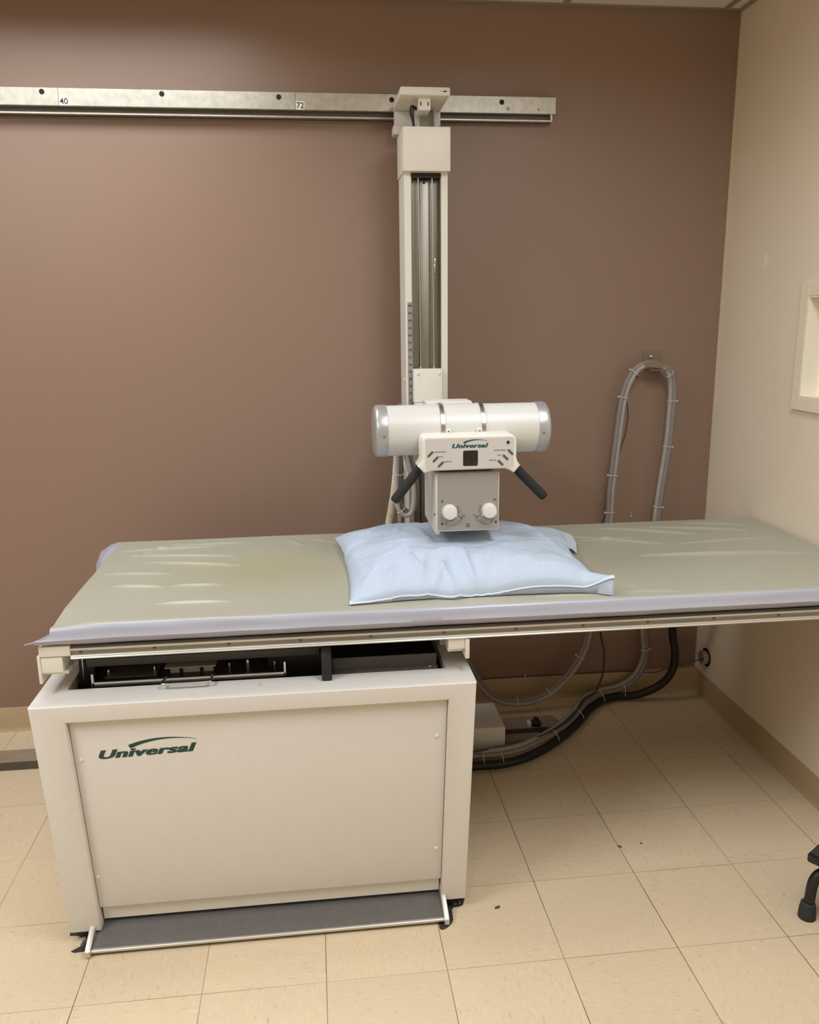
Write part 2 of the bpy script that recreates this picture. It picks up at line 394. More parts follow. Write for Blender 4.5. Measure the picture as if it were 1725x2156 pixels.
bm = B(); lathe(bm, (1.484, RY-.0024, 2.3485), (0, 1, 0), [(0, .0026), (.004, .0026)], 12); obj('bolt_hole', bm, 'black_deep', rail)
for x in (-.2002, .6038):
    bm = B(); box(bm, x-.0006, x+.0006, RY-.0026, RY, 2.336, 2.389); obj('score_line', bm, 'ink_grey', rail, 0)
for x, s, w in ((-.183, '40', .031), (.621, '72', .030)):
    bm = B(); box(bm, x-w/2, x+w/2, RY-.0030, RY-.0018, 2.3345, 2.3615); lab = obj('number_label', bm, 'label_white', rail, 0)
    bm = B(); text_at(bm, s, x, RY-.0033, 2.348, .020, bold=.012); obj('numerals', bm, 'ink', lab, 0)

# ------------------------------------------------------------------ floor rail
fr = thing('floor_rail', (-.4, -.31, 0), 'dull grey floor rail running along the wall under the table', 'rail')
bm = B(); prism(bm, [(-.322, 0), (-.322, .032), (-.228, .032), (-.228, 0)], 'x', XL+.05, 1.50)
obj('rail_body', bm, 'rail_dark', fr, 20)
bm = B(); box(bm, XL+.05, 1.50, -.3245, -.3222, .001, .0315); obj('rail_face', bm, 'rail_steel', fr, 0)
bm = B(); prism(bm, [(1.50, -.228), (1.545, -.228), (1.562, -.270), (1.55, -.322), (1.50, -.322)], 'z', 0, .032); obj('rail_end', bm, 'rail_dark', fr, 20)
bm = B(); box(bm, 1.15, 1.47, -.380, -.3225, .001, .013); obj('rail_foot', bm, 'rail_dark', fr, 0)
bm = B(); lathe(bm, (1.462, -.30, .033), (0, 0, 1), [(0, .020), (.014, .020), (.018, .012), (.03, .010), (.03, 0)], 16); obj('stop_bumper', bm, 'black', fr)
bm = B(); box(bm, 1.425, 1.44, -.318, -.29, .0325, .052, .003); obj('stop_block', bm, 'plastic', fr)

# ------------------------------------------------------------------ tube stand (column)
st = thing('tube_stand', (1.04, -.2, .0), 'tall cream column stand with steel channel and inch scale on brown wall', 'x-ray stand')
CF, CB, CX0, CX1 = -.27, -.10, .962, 1.112
ZB, ZT = .125, 2.12
# column: a deep U section open to the front
bm = B(); prism(bm, [(CX0, CF), (.985, CF), (.985, -.215), (1.0895, -.215), (1.0895, CF), (CX1, CF), (CX1, CB), (CX0, CB)], 'z', ZB, ZT, .0015, 1); obj('column', bm, 'cream_pale', st, 30)
bm = B(); box(bm, .9855, 1.015, -.226, -.2155, ZB, 2.076); box(bm, 1.054, 1.089, -.226, -.2155, ZB, 2.076)
box(bm, 1.007, 1.062, -.220, -.2155, ZB, 2.075); obj('channel_liner', bm, 'galv_dull', st, 0)
bm = B(); box(bm, .9855, 1.089, -.262, -.2155, 2.078, 2.093); obj('channel_top_dark', bm, 'black', st, 0)  # plain black plate that darkens the top of the channel
for x0, x1 in ((.9855, .9875), (1.087, 1.089)):
    bm = B(); box(bm, x0, x1, -.267, -.2262, ZB, 2.077); obj('channel_side', bm, 'galv_dull', st, 0)
bm = B(); box(bm, 1.017, 1.052, -.234, -.2155, ZB, 2.075, .002); sp = obj('channel_spine', bm, 'galv_dull', st, 30)
bm = B(); lathe(bm, (1.035, -.2345, 2.066), (0, 1, 0), [(0, .0045), (.004, .0045)], 14); obj('spine_hole', bm, 'black_deep', sp)
for x0, x1 in ((1.012, 1.0155), (1.060, 1.064)):
    bm = B(); cyl(bm, (x0, -.255, 2.11), (x1, -.262, 1.432), .0022, 10); cyl(bm, (x1, -.262, 1.432), (x1, -.262, 1.444), .005, 12); obj('lift_cable', bm, 'steel', st)
bm = B(); box(bm, 1.069, 1.075, -.236, -.2255, 1.775, 1.815, .001); box(bm, 1.068, 1.073, -.238, -.2255, 1.765, 1.795, .001); obj('cable_clip', bm, 'steel', st)
bm = B(); box(bm, CX0+.007, .9845, CF-.0012, CF-.0001, ZB+.3, 1.666); tp = obj('scale_tape', bm, 'tape', st, 0)
bm = B()
for k, s in enumerate(range(44, 25, -1)): text_at(bm, str(s), .977, CF-.0015, 1.654-.0254*k, .0085, bold=.01)
obj('scale_numerals', bm, 'ink', tp, 0)
bm = B(); lathe(bm, (CX0, -.235, 1.395), (-1, 0, 0), [(0, .006), (.004, .0055), (.006, .003), (.006, 0)], 14); obj('side_screw', bm, 'plastic', st)
# head box with top plate and wall carriage
bm = B(); box(bm, .957, 1.117, -.30, -.105, 2.093, 2.232, .0025); obj('head_box', bm, 'cream_pale', st, 30)
bm = B(); prism(bm, rrect(.949, 1.116, 2.327, 2.353, .006), 'y', -.30, -.055, .003); tpz = obj('top_plate', bm, 'cream_pale', st, 40)
bm = B(); box(bm, 1.085, 1.104, -.3008, -.3002, 2.3395, 2.3407); prism(bm, [(1.096, 2.3433), (1.106, 2.340), (1.096, 2.3367)], 'y', -.3008, -.3002); obj('arrow_mark', bm, 'ink', tpz, 0)
bm = B(); box(bm, .952, 1.116, -.085, -.048, 2.278, 2.3265, .002); box(bm, .946, 1.00, -.095, -.03, 2.248, 2.278, .002); obj('wall_carriage', bm, 'cream', st, 30)
for x0, x1 in ((1.017, 1.033), (1.086, 1.094)):
    bm = B(); prism(bm, [(-.05, 2.22), (-.05, 2.326), (-.12, 2.326), (-.17, 2.22)], 'x', x0, x1); obj('support_rib', bm, 'cream', st, 0)
bm = B(); box(bm, 1.012, 1.053, -.278, -.20, 2.287, 2.328, .002); bk = obj('pulley_block', bm, 'plastic', st, 30)
for x, z in ((1.020, 2.309), (1.045, 2.309), (1.020, 2.303), (1.045, 2.303)):
    bm = B(); lathe(bm, (x, -.278, z), (0, -1, 0), [(0, .0033), (.001, .0026), (.001, 0)], 10); obj('screw', bm, 'ink_grey', bk)
bm = B(); tube(bm, spline([(1.01, -.23, 2.30), (.994, -.25, 2.305), (.988, -.255, 2.285), (.996, -.25, 2.262), (1.004, -.24, 2.225)]), .004, 8); tube(bm, spline([(1.01, -.22, 2.31), (1.0, -.24, 2.30), (.998, -.245, 2.28), (1.004, -.24, 2.225)]), .003, 8); obj('looped_wire', bm, 'black', st)
# sliding carriage plate with its screws, and the cross arm behind the tube
bm = B(); box(bm, .985, 1.087, -.305, -.262, 1.319, 1.436, .003); box(bm, .99, 1.086, -.263, -.236, 1.15, 1.43); sl = obj('carriage_plate', bm, 'plastic', st, 30)
for x, z in ((1.001, 1.420), (1.077, 1.420)):
    bm = B(); lathe(bm, (x, -.305, z), (0, -1, 0), [(0, .0062), (.002, .0055), (.0035, .003), (.0035, .0018), (.002, .0018), (.002, 0)], 16); obj('screw', bm, 'plastic', sl)
bm = B(); box(bm, .985, 1.095, -.735, -.285, 1.205, 1.318, .004); obj('cross_arm', bm, 'plastic', st, 30)
bm = B(); box(bm, .945, .985, -.40, -.29, 1.09, 1.31, .003); lathe(bm, (.972, -.40, 1.118), (0, -1, 0), [(0, .009), (.004, .008), (.006, .004), (.006, 0)], 14); obj('lock_bracket', bm, 'plastic', st, 30)
# lower carriage on floor rail
bm = B(); box(bm, .82, 1.298, -.470, -.265, .028, .122, .004); lc = obj('floor_carriage', bm, 'cream', st, 30)
bm = B(); lathe(bm, (1.243, -.47, .075), (0, -1, 0), [(0, .004), (.0015, .003), (.0015, 0)], 12); obj('screw', bm, 'plastic', lc)
for x in (.86, 1.26):
    bm = B(); cyl(bm, (x, -.30, .0325+.016), (x, -.26, .0325+.016), .016, 16); obj('carriage_wheel', bm, 'rubber', lc)
bm = B(); box(bm, .965, 1.11, -.265, -.10, .033, .13); obj('column_foot', bm, 'cream', st, 0)

# ------------------------------------------------------------------ x-ray tube head
TY, TZ = -.80, 1.285
hd = thing('x_ray_tube_head', (1.06, TY, 1.0), 'white x-ray tube head with control panel hanging over blue pillow', 'x-ray head')
bm = B(); lathe(bm, (.836, TY, TZ), (1, 0, 0), [(0, 0), (0, .0745), (.457, .0745), (.457, 0)], 64); obj('tube_housing', bm, 'white', hd, 30)
bm = B(); lathe(bm, (1.0, TY, TZ), (1, 0, 0), [(0, .074), (0, .0765), (.12, .0765), (.12, .074)], 64); obj('tube_sleeve', bm, 'white', hd, 30)
for x, s in ((.8385, -1), (1.291, 1)):
    bm = B(); prof = [(-.002, .0742), (-.002, .0768), (.0, .0772), (.022, .0772)]
    for k in range(1, 9):
        a = PI/2*k/8; prof.append((.022+.014*math.sin(a), .0772-.016*(1-math.cos(a))))
    prof.append((.0362, .03)); prof.append((.0362, 0)); lathe(bm, (x, TY, TZ), (s, 0, 0), prof, 64); ec = obj('end_cap', bm, 'silver', hd, 30)
    bm = B(); lathe(bm, (x+s*.010, TY-.0768, TZ-.008), (0, -1, 0), [(0, .0028), (.001, .0024), (.001, 0)], 10); obj('screw', bm, 'charcoal', ec)
for x in (.9955, 1.1155):
    bm = B(); lathe(bm, (x, TY, TZ), (1, 0, 0), [(0, .074), (0, .0795), (.0115, .0795), (.0115, .074)], 64); obj('clamp_strap', bm, 'steel', hd, 30, label='polished steel strap')
for x in (1.0145, 1.106):
    bm = B(); box(bm, x-.0075, x+.0075, TY-.089, TY-.072, TZ-.001, TZ+.012, .002); lg = obj('clamp_lug', bm, 'plastic', hd, 30)
    bm = B(); lathe(bm, (x, TY-.0892, TZ+.005), (0, -1, 0), [(0, .0022), (.0006, .0018), (.0006, 0)], 8); obj('screw', bm, 'ink', lg)
bm = B(); box(bm, .965, 1.105, -.77, -.68, 1.350, 1.3645, .002); box(bm, .99, 1.10, -.735, -.70, 1.22, 1.351); obj('trunnion_plate', bm, 'plastic', hd, 30)
# control panel
PYF, PYB = -.95, -.872
pts = [(1.201, 1.268), (1.1985, 1.277), (1.191, 1.2835), (1.184, 1.2855), (.9425, 1.2855), (.934, 1.2825), (.929, 1.276), (.9275, 1.267), (.929, 1.222), (.926, 1.210), (.9175, 1.199), (.9345, 1.180), (.948, 1.184), (.96, 1.186), (1.168, 1.187), (1.180, 1.183), (1.1955, 1.1735), (1.2135, 1.1955), (1.205, 1.207), (1.2015, 1.22)]
bm = B(); prism(bm, pts, 'y', PYF, PYB, .0055, 4, True); cp = obj('control_panel', bm, 'plastic', hd, 40)
bm = B(); prism(bm, rrect(.9385, 1.1935, 1.191, 1.2775, .007), 'y', PYF-.0006, PYF+.001); obj('panel_overlay', bm, 'overlay', cp, 0)
bm = B(); prism(bm, rrect(1.046, 1.0885, 1.1985, 1.2425, .004), 'y', PYF-.0014, PYF+.001); dsp = obj('display', bm, 'black', cp, 0)
bm = B()
for x, s in ((1.053, '*'), (1.062, 'i'), (1.078, 'a'), (1.084, '*')): text_at(bm, s, x, PYF-.0017, 1.2055, .004)
obj('display_glyphs', bm, 'ink_grey', dsp, 0)
bm = B(); logo(bm, 1.014, 1.119, PYF-.0009, 1.250, 0, .0125); obj('logo', bm, 'teal', cp, 0)
bm = B(); lathe(bm, (1.1755, PYF-.0004, 1.2635), (0, -1, 0), [(0, .0042), (.003, .0042), (.003, .0022), (.001, .0022)], 20); obj('key_switch', bm, 'black', cp)
for (xa, za, xb, zb) in ((.9465, 1.2295, .9575, 1.2405), (.9615, 1.2145, .9725, 1.2255), (.9765, 1.1995, .9875, 1.2105), (1.1885, 1.2295, 1.1775, 1.2405), (1.1745, 1.2145, 1.1635, 1.2255), (1.160, 1.1995, 1.149, 1.2105)):
    d = V((xb-xa, 0, zb-za)).normalized(); nn = V((-d.z, 0, d.x)); P = []; r = .0031
    for base, a0 in ((V((xb, 0, zb)), -90), (V((xa, 0, za)), 90)):
        for k in range(7):
            a = math.radians(a0+180*k/6); q = base+d*math.cos(a)*r+nn*math.sin(a)*r; P.append((q.x, q.z))
    bm = B(); prism(bm, P, 'y', PYF-.0022, PYF, .0006, 1); obj('button', bm, 'button', cp, 40)
for s, x, z, al in (('LONGITUDINAL', .963, 1.2405, -1), ('ROLL', .9775, 1.2265, -1), ('VERTICAL', .992, 1.2122, -1), ('LONGITUDINAL', 1.170, 1.241, 1), ('ROLL', 1.157, 1.227, 1), ('VERTICAL', 1.142, 1.213, 1)):
    bm = B(); text_at(bm, s, x, PYF-.0009, z, .0035, align=al, bold=.01); obj('button_lettering', bm, 'ink_grey', cp, 0)
for p0, p1 in (((.9285, -.912, 1.1915), (.852, -.935, 1.1035)), ((1.2045, -.912, 1.1855), (1.287, -.935, 1.100))):
    bm = B(); p0, p1 = V(p0), V(p1); L = (p1-p0).length; r = .0138
    prof = [(0, 0), (0, r-.001), (.001, r), (L-.004, r)]+[(L-.004+.011*math.sin(PI/2*k/6), r-.006+.006*math.cos(PI/2*k/6)) for k in range(1, 7)]+[(L+.008, 0)]
    lathe(bm, p0, p1-p0, prof, 32); hn = obj('handle', bm, 'foam', hd, 40, label='black foam grip handle')
    bm = B(); d = (p1-p0).normalized(); cyl(bm, p0-d*.012, p0+d*.0005, .0115, 24); obj('handle_collar', bm, 'steel', hn)
# collimator
CY0, CY1, KX0, KX1, KZ0, KZ1 = -.93, -.70, .9685, 1.157, 1.0015, 1.174
bm = B(); prism(bm, [(KX0, KZ0), (KX1, KZ0), (KX1+.0005, KZ1), (KX0, KZ1)], 'y', CY0, CY1, .004, 3)
cl = obj('collimator', bm, 'white', hd, 40)
bm = B(); box(bm, .985, 1.14, -.90, -.74, KZ1-.002, 1.2125, .004); box(bm, 1.0, 1.13, -.86, -.76, 1.20, 1.23); obj('collimator_neck', bm, 'charcoal', cl, 30)
bm = B(); prism(bm, rrect(.9755, 1.1535, 1.007, 1.1725, .004), 'y', CY0-.0015, CY0+.001); obj('face_plate', bm, 'face_grey', cl, 0)
FY = CY0-.0017
def arc(bm, cx, cz, r, a0, a1, w=.0006, n=28):
    A = [math.radians(a0+(a1-a0)*k/n) for k in range(n+1)]
    P = [(cx+(r+w/2)*math.cos(a), cz+(r+w/2)*math.sin(a)) for a in A]+[(cx+(r-w/2)*math.cos(a), cz+(r-w/2)*math.sin(a)) for a in A[::-1]]
    prism(bm, P, 'y', FY-.0002, FY+.0002)
def seg(bm, cx, cz, r0, r1, a, w=.0006):
    a = math.radians(a); d = V((math.cos(a), math.sin(a))); nn = V((-d.y, d.x))*w/2; c = V((cx, cz))
    prism(bm, [tuple(c+d*r0-nn), tuple(c+d*r1-nn), tuple(c+d*r1+nn), tuple(c+d*r0+nn)], 'y', FY-.0003, FY+.0002)
for kx, mir in ((1.0095, 1), (1.1265, -1)):
    kz = 1.062; f = (lambda a: a) if mir == 1 else (lambda a: 180-a)
    bm = B(); arc(bm, kx, kz, .0270, f(35), f(-12)); arc(bm, kx, kz, .0270, f(-62), f(-97)); arc(bm, kx, kz, .0425, f(-14), f(-93), .0008)
    for a in (35, 26, 16, 6, -4, -12): seg(bm, kx, kz, .0258, .0290, f(a))
    for a in (-16, -24, -33, -43, -54, -64, -74): seg(bm, kx, kz, .0400, .0452, f(a))
    for s, r, a in (('17', .032, 30), ('14', .0325, 18), ('11', .0325, 7), ('8', .032, -4), ('20', .0475, -16), ('17', .0475, -27), ('14', .0480, -40), ('10', .0485, -56), ('7', .0485, -70), ('9', .037, -50), ('6', .037, -64)):
        th = math.radians(f(a)); text_at(bm, s, kx+r*math.cos(th), FY, kz+r*math.sin(th), .0026)
    for dz, s in ((-.0255, '40'), (-.0325, '100'), (-.0385, '72')): text_at(bm, s, kx-mir*.0085, FY, kz+dz, .0026, bold=.02)
    seg(bm, kx, kz, .018, .0425, f(-28), .0014)
    obj('dial_scale', bm, 'ink', cl, 0)
    bm = B(); x = kx-mir*.021; z = 1.0265 # cross mark and width mark
    box(bm, x-.004, x+.004, FY-.0003, FY+.0002, z-.0009, z+.0009); box(bm, x-.0012, x+.0012, FY-.0003, FY+.0002, z-.004, z+.004)
    obj('cross_mark', bm, 'ink', cl, 0); bm = B(); z = 1.0935
    if mir == 1:
        box(bm, x-.004, x+.004, FY-.0003, FY+.0002, z+.0020, z+.0030); box(bm, x-.004, x+.004, FY-.0003, FY+.0002, z-.0030, z-.0020); box(bm, x-.0009, x+.0009, FY-.0003, FY+.0002, z-.002, z+.002)
    else:
        x += -.004; box(bm, x-.0040, x-.0028, FY-.0003, FY+.0002, z-.0035, z+.0035); box(bm, x+.0028, x+.0040, FY-.0003, FY+.0002, z-.0035, z+.0035); box(bm, x-.0028, x+.0028, FY-.0003, FY+.0002, z-.0009, z+.0009)
    obj('width_mark', bm, 'ink', cl, 0)
    bm = B(); lathe(bm, (kx, CY0-.0015, kz), (0, -1, 0), [(0, .0225), (.004, .0222), (.017, .0205), (.019, .0190), (.0195, .0175), (.0195, 0)], 40)
    a = math.radians(f(-32)); d = V((math.cos(a), 0, math.sin(a))); s_ = V((-d.z, 0, d.x))*.0025
    c0_ = V((kx, 0, kz)); q = [c0_+d*.018-s_, c0_+d*.0265-s_, c0_+d*.0265+s_, c0_+d*.018+s_]
    prism(bm, [(p.x, p.z) for p in q], 'y', CY0-.008, CY0-.002); obj('dial_knob', bm, 'plastic', cl, 35)
bm = B(); x, z, s = 1.0640, 1.0195, .0042
for a0, a1, b0, b1 in ((-1, 1, 1, 1), (-1, 1, -1, -1), (-1, -1, -1, 1), (1, 1, -1, 1)): box(bm, x+a0*s-.0005, x+a1*s+.0005, FY-.0003, FY+.0002, z+b0*s-.0005, z+b1*s+.0005)
for a in (-1, 1):
    for b in (-1, 1): box(bm, x+a*s-.001, x+a*s+.001, FY-.0003, FY+.0002, z+b*s-.001, z+b*s+.001)
arc(bm, x, z, .0022, 0, 360, .0006); obj('field_light_mark', bm, 'ink', cl, 0)
bm = B(); box(bm, .9705, .982, -.925, -.74, .9945, 1.0025, .002); obj('accessory_rail', bm, 'plastic', cl, 30)
bm = B(); box(bm, 1.136, 1.150, -.905, -.74, .9945, 1.0025, .002); obj('accessory_rail', bm, 'plastic', cl, 30)
bm = B(); box(bm, .9672, .969, -.926, -.915, 1.012, 1.045); obj('side_latch', bm, 'cream', cl, 0)
bm = B(); lathe(bm, (.9685, -.921, 1.053), (-1, 0, 0), [(0, .004), (.0025, .003), (.0025, 0)], 12); obj('side_screw', bm, 'charcoal', cl)

# ------------------------------------------------------------------ table base (cream cabinet)
base = thing('x_ray_pedestal', (.46, -.9, 0), 'large cream metal x-ray table base with green lettering and foot pedal', 'x-ray table')
ZC = .679
def taper(bm):
    for v in bm.verts:
        k = 1-.0575*(ZC-v.co.z)/(ZC-.03); v.co.x = .4645+(v.co.x-.4645)*k+.006*(ZC-v.co.z)/(ZC-.03)
    return bm
BX0, BX1, BYF, BYB = -.101, 1.028, -1.265, -.56
bm = B()
prism(bm, [(BX0, .03), (BX0, ZC), (BX1, ZC), (BX1, .03), (.956, .03), (.956, .633), (-.017, .633), (-.017, .03)], 'y', BYF, BYF+.05, .004, 3, True)
# top with the cassette opening, sides, back
box(bm, BX0, BX1, BYF+.05, -1.165, ZC-.03, ZC); box(bm, BX0, -.032, -1.165, BYB, ZC-.03, ZC); box(bm, .961, BX1, -1.165, BYB, ZC-.03, ZC); box(bm, -.032, .961, -.62, BYB, ZC-.03, ZC)
box(bm, BX0, BX0+.02, BYF+.05, BYB, .03, ZC-.03); box(bm, BX1-.02, BX1, BYF+.05, BYB, .03, ZC-.03); box(bm, BX0+.02, BX1-.02, BYB-.02, BYB, .03, ZC-.03)
obj('body', taper(bm), 'cream', base, 30)
bm = B(); box(bm, -.0155, .9545, BYF+.018, BYF+.03, .088, .633, .0015); fp = obj('front_panel', taper(bm), 'cream', base, 30)
for x, z in ((-.0035+.012, .521), (.018, .181), (.925, .523), (.9215, .184)):
    bm = B(); lathe(bm, (x, BYF+.018, z), (0, -1, 0), [(0, .0055), (.0018, .005), (.003, .003), (.003, .0014), (.002, .0014), (.002, 0)], 16); obj('screw', bm, 'plastic', fp)
bm = B(); logo(bm, .052, .298, BYF+.0176, .520, 0, .024)
for v in bm.verts: v.co.z += (v.co.x-.052)*.026
obj('logo', bm, 'green', fp, 0)
bm = B(); box(bm, -.012, .951, BYF+.030, BYF+.045, .044, .0875); obj('kick_strip', taper(bm), 'cream_pale', base, 0)
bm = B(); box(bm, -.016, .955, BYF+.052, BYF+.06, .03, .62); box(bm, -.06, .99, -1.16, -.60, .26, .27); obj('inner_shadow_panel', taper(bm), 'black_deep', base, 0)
# leg feet
for x0, x1 in ((-.045, -.01), (.955, .985)):
    bm = B(); box(bm, x0, x1, -1.245, -1.19, .0014, .0299); obj('foot', bm, 'black', base, 0)
for x0, x1 in ((-.05, -.02), (.95, .98)):
    bm = B(); box(bm, x0, x1, -.66, -.60, .001, .0299); obj('foot', bm, 'black', base, 0)
# foot pedal
bm = B(); prism(bm, [(-1.318, .006), (-1.318, .016), (-1.315, .018), (-1.214, .034), (-1.214, .024)], 'x', .004, .931); pd = obj('foot_pedal', bm, 'pedal', base, 0)
bm = B(); tube(bm, [V((.0035, -1.3185, .0125)), V((.9315, -1.3185, .0125))], .0048, 12); obj('pedal_lip', bm, 'alu', pd)
for x0 in (-.0105, .9315):
    bm = B(); prism(bm, [(-1.330, .004), (-1.330, .020), (-1.326, .024), (-1.206, .070), (-1.196, .070), (-1.196, .030), (-1.31, .002)], 'x', x0, x0+.014, .002, 2); obj('pedal_arm', bm, 'alu', pd, 30)
# cassette tray assembly in the opening
bm = B(); box(bm, -.03, .959, -1.163, -.64, .640, .648); tr0 = obj('tray_well', bm, 'black_deep', base, 0)
bm = B(); box(bm, .003, .628, -1.10, -1.06, .711, .734, .003); obj('grid_bar', bm, 'charcoal', base, 30)
bm = B(); box(bm, -.02, .02, -1.09, -1.07, .648, .75); obj('tray_bracket', bm, 'black', base, 0)
bm = B(); box(bm, .62, .628, -1.10, -.70, .648, .735); box(bm, .48, .622, -1.09, -1.07, .648, .711); obj('tray_frame', bm, 'black', base, 0)
tray = None
bm = B(); box(bm, .026, .530, -1.152, -1.146, .676, .6895, .002); box(bm, .026, .032, -1.152, -1.146, .676, .712); box(bm, .5245, .530, -1.152, -1.146, .676, .718); tray = obj('cassette_tray', bm, 'steel', base, 30)
bm = B(); box(bm, .032, .525, -1.146, -.75, .676, .680); obj('tray_bed', bm, 'black', tray, 0)
bm = B(); tube(bm, spline([(.216, -1.148, .690), (.214, -1.175, .694), (.214, -1.192, .694), (.220, -1.199, .694), (.275, -1.2, .694), (.330, -1.199, .694), (.336, -1.192, .694), (.337, -1.175, .694), (.337, -1.148, .690)], 6), .0036, 10); obj('tray_handle', bm, 'steel', tray)
bm = B(); box(bm, .205, .340, -1.105, -1.06, .6965, .6995); box(bm, .218, .332, -1.095, -1.085, .680, .6965); lt = obj('clamp_plate', bm, 'clamp', tray, 0)
for x in (.243, .297):
    bm = B(); box(bm, x, x+.009, -1.097, -1.085, .680, .694); obj('clamp_slot', bm, 'black', lt, 0)
for x, y, h, r in ((.058, -1.10, .022, .003), (.178, -1.10, .024, .003), (.375, -1.09, .018, .003), (.425, -1.09, .026, .005), (.497, -1.09, .016, .003)):
    bm = B(); lathe(bm, (x, y, .680), (0, 0, 1), [(0, r*1.4), (h*.5, r*1.4), (h*.5, r), (h*.8, r), (h, r*.4), (h, 0)], 12); obj('tray_screw', bm, 'steel', tray)
bm = B(); box(bm, .050, .185, -1.11, -1.04, .6802, .684); obj('tray_pad', bm, 'charcoal', tray, 0)
bm = B(); prism(bm, [(-1.10, .655), (-1.10, .765), (-1.175, .765), (-1.195, .735), (-1.205, .684), (-1.205, .682), (-1.165, .682), (-1.16, .655)], 'x', .625, .652, .002); obj('side_clamp', bm, 'black', base, 30)
bm = B(); box(bm, .655, .945, -1.102, -1.096, .664, .6975, .001); box(bm, .655, .945, -1.135, -1.102, .664, .668); gr = obj('smoky_guard', bm, 'glass_grey', base, 0)
bm = B(); lathe(bm, (.924, -1.118, .668), (0, 0, 1), [(0, .007), (.003, .006), (.003, 0)], 12); box(bm, .9215, .9255, -1.098, -1.094, .668, .685); obj('guard_screw', bm, 'steel', gr)
bm = B(); box(bm, .653, .958, -1.16, -1.14, .655, .668); obj('guard_sill', bm, 'charcoal', base, 0)
bm = B(); lathe(bm, (.464, -1.207, ZC), (0, 0, 1), [(0, .0042), (.002, .0038), (.0035, .002), (.0035, 0)], 12); obj('top_screw', bm, 'steel', base)
# cross rails that carry the floating top
bm = B(); box(bm, -.079, -.0255, -1.20, -.45, .743, .785, .002); box(bm, -.0795, -.016, -1.19, -.45, .735, .743); box(bm, -.07, -.04, -1.0, -.6, .679, .736); box(bm, -.086, -.0785, -1.203, -.45, .715, .79, .002); c1 = obj('cross_rail', bm, 'cream_pale', base, 30)
bm = B(); box(bm, .963, 1.008, -1.20, -.45, .747, .7765, .002); box(bm, .963, 1.002, -1.19, -.45, .7375, .747); box(bm, .97, .995, -1.0, -.6, .679, .738); box(bm, 1.0085, 1.0205, -1.203, -.45, .719, .776, .003); obj('cross_rail', bm, 'cream_pale', base, 30)
bm = B(); cyl(bm, (-.0065, -1.10, .679), (-.0065, -1.10, .776), .0016, 8); obj('support_pin', bm, 'steel', base)

# ------------------------------------------------------------------ table top
top = thing('patient_couch', (1.1, -.8, .78), 'long floating table top with grooved aluminium rail above the cream base', 'table top')
bm = B(); prism(bm, [(-1.196, .786), (-1.196, .812), (-.405, .812), (-.405, .786)], 'x', -.005, 2.235); obj('slab', bm, 'charcoal', top, 0)
def railprof(y, s):
    return [(y, .7772), (y-s*.006, .778), (y-s*.008, .781), (y-s*.006, .7835), (y-s*.0075, .786), (y-s*.006, .7885), (y+s*.003, .790), (y+s*.003, .8005), (y-s*.006, .8015), (y-s*.0065, .8045), (y-s*.006, .8068), (y+s*.010, .8068), (y+s*.010, .7772)]
bm = B(); prism(bm, railprof(-1.198, 1), 'x', -.003, 2.24); rl = obj('side_rail', bm, 'alu', top, 20)
bm = B(); box(bm, -.0025, 2.2395, -1.1965, -1.1935, .7902, .8003); obj('groove_shade_strip', bm, 'alu_shaded', rl, 0)  # strip coloured darker to stand for the groove's dim reflection
bm = B(); prism(bm, railprof(-.404, -1), 'x', -.003, 2.24); obj('side_rail', bm, 'alu', top, 20)
for x in (.020, .202, .389, .573, .757, .952, 1.147, 1.333, 1.516, 1.705, 1.894, 2.08):
    bm = B(); lathe(bm, (x, -1.1965, .7955), (0, -1, 0), [(0, .0042), (.0015, .0038), (.0015, .0012), (.0008, .0012), (.0008, 0)], 12); obj('screw', bm, 'ink_grey', rl)
bm = B(); box(bm, -.080, -.0035, -1.203, -.40, .787, .8140, .002); obj('end_cap', bm, 'cream_pale', top, 30)

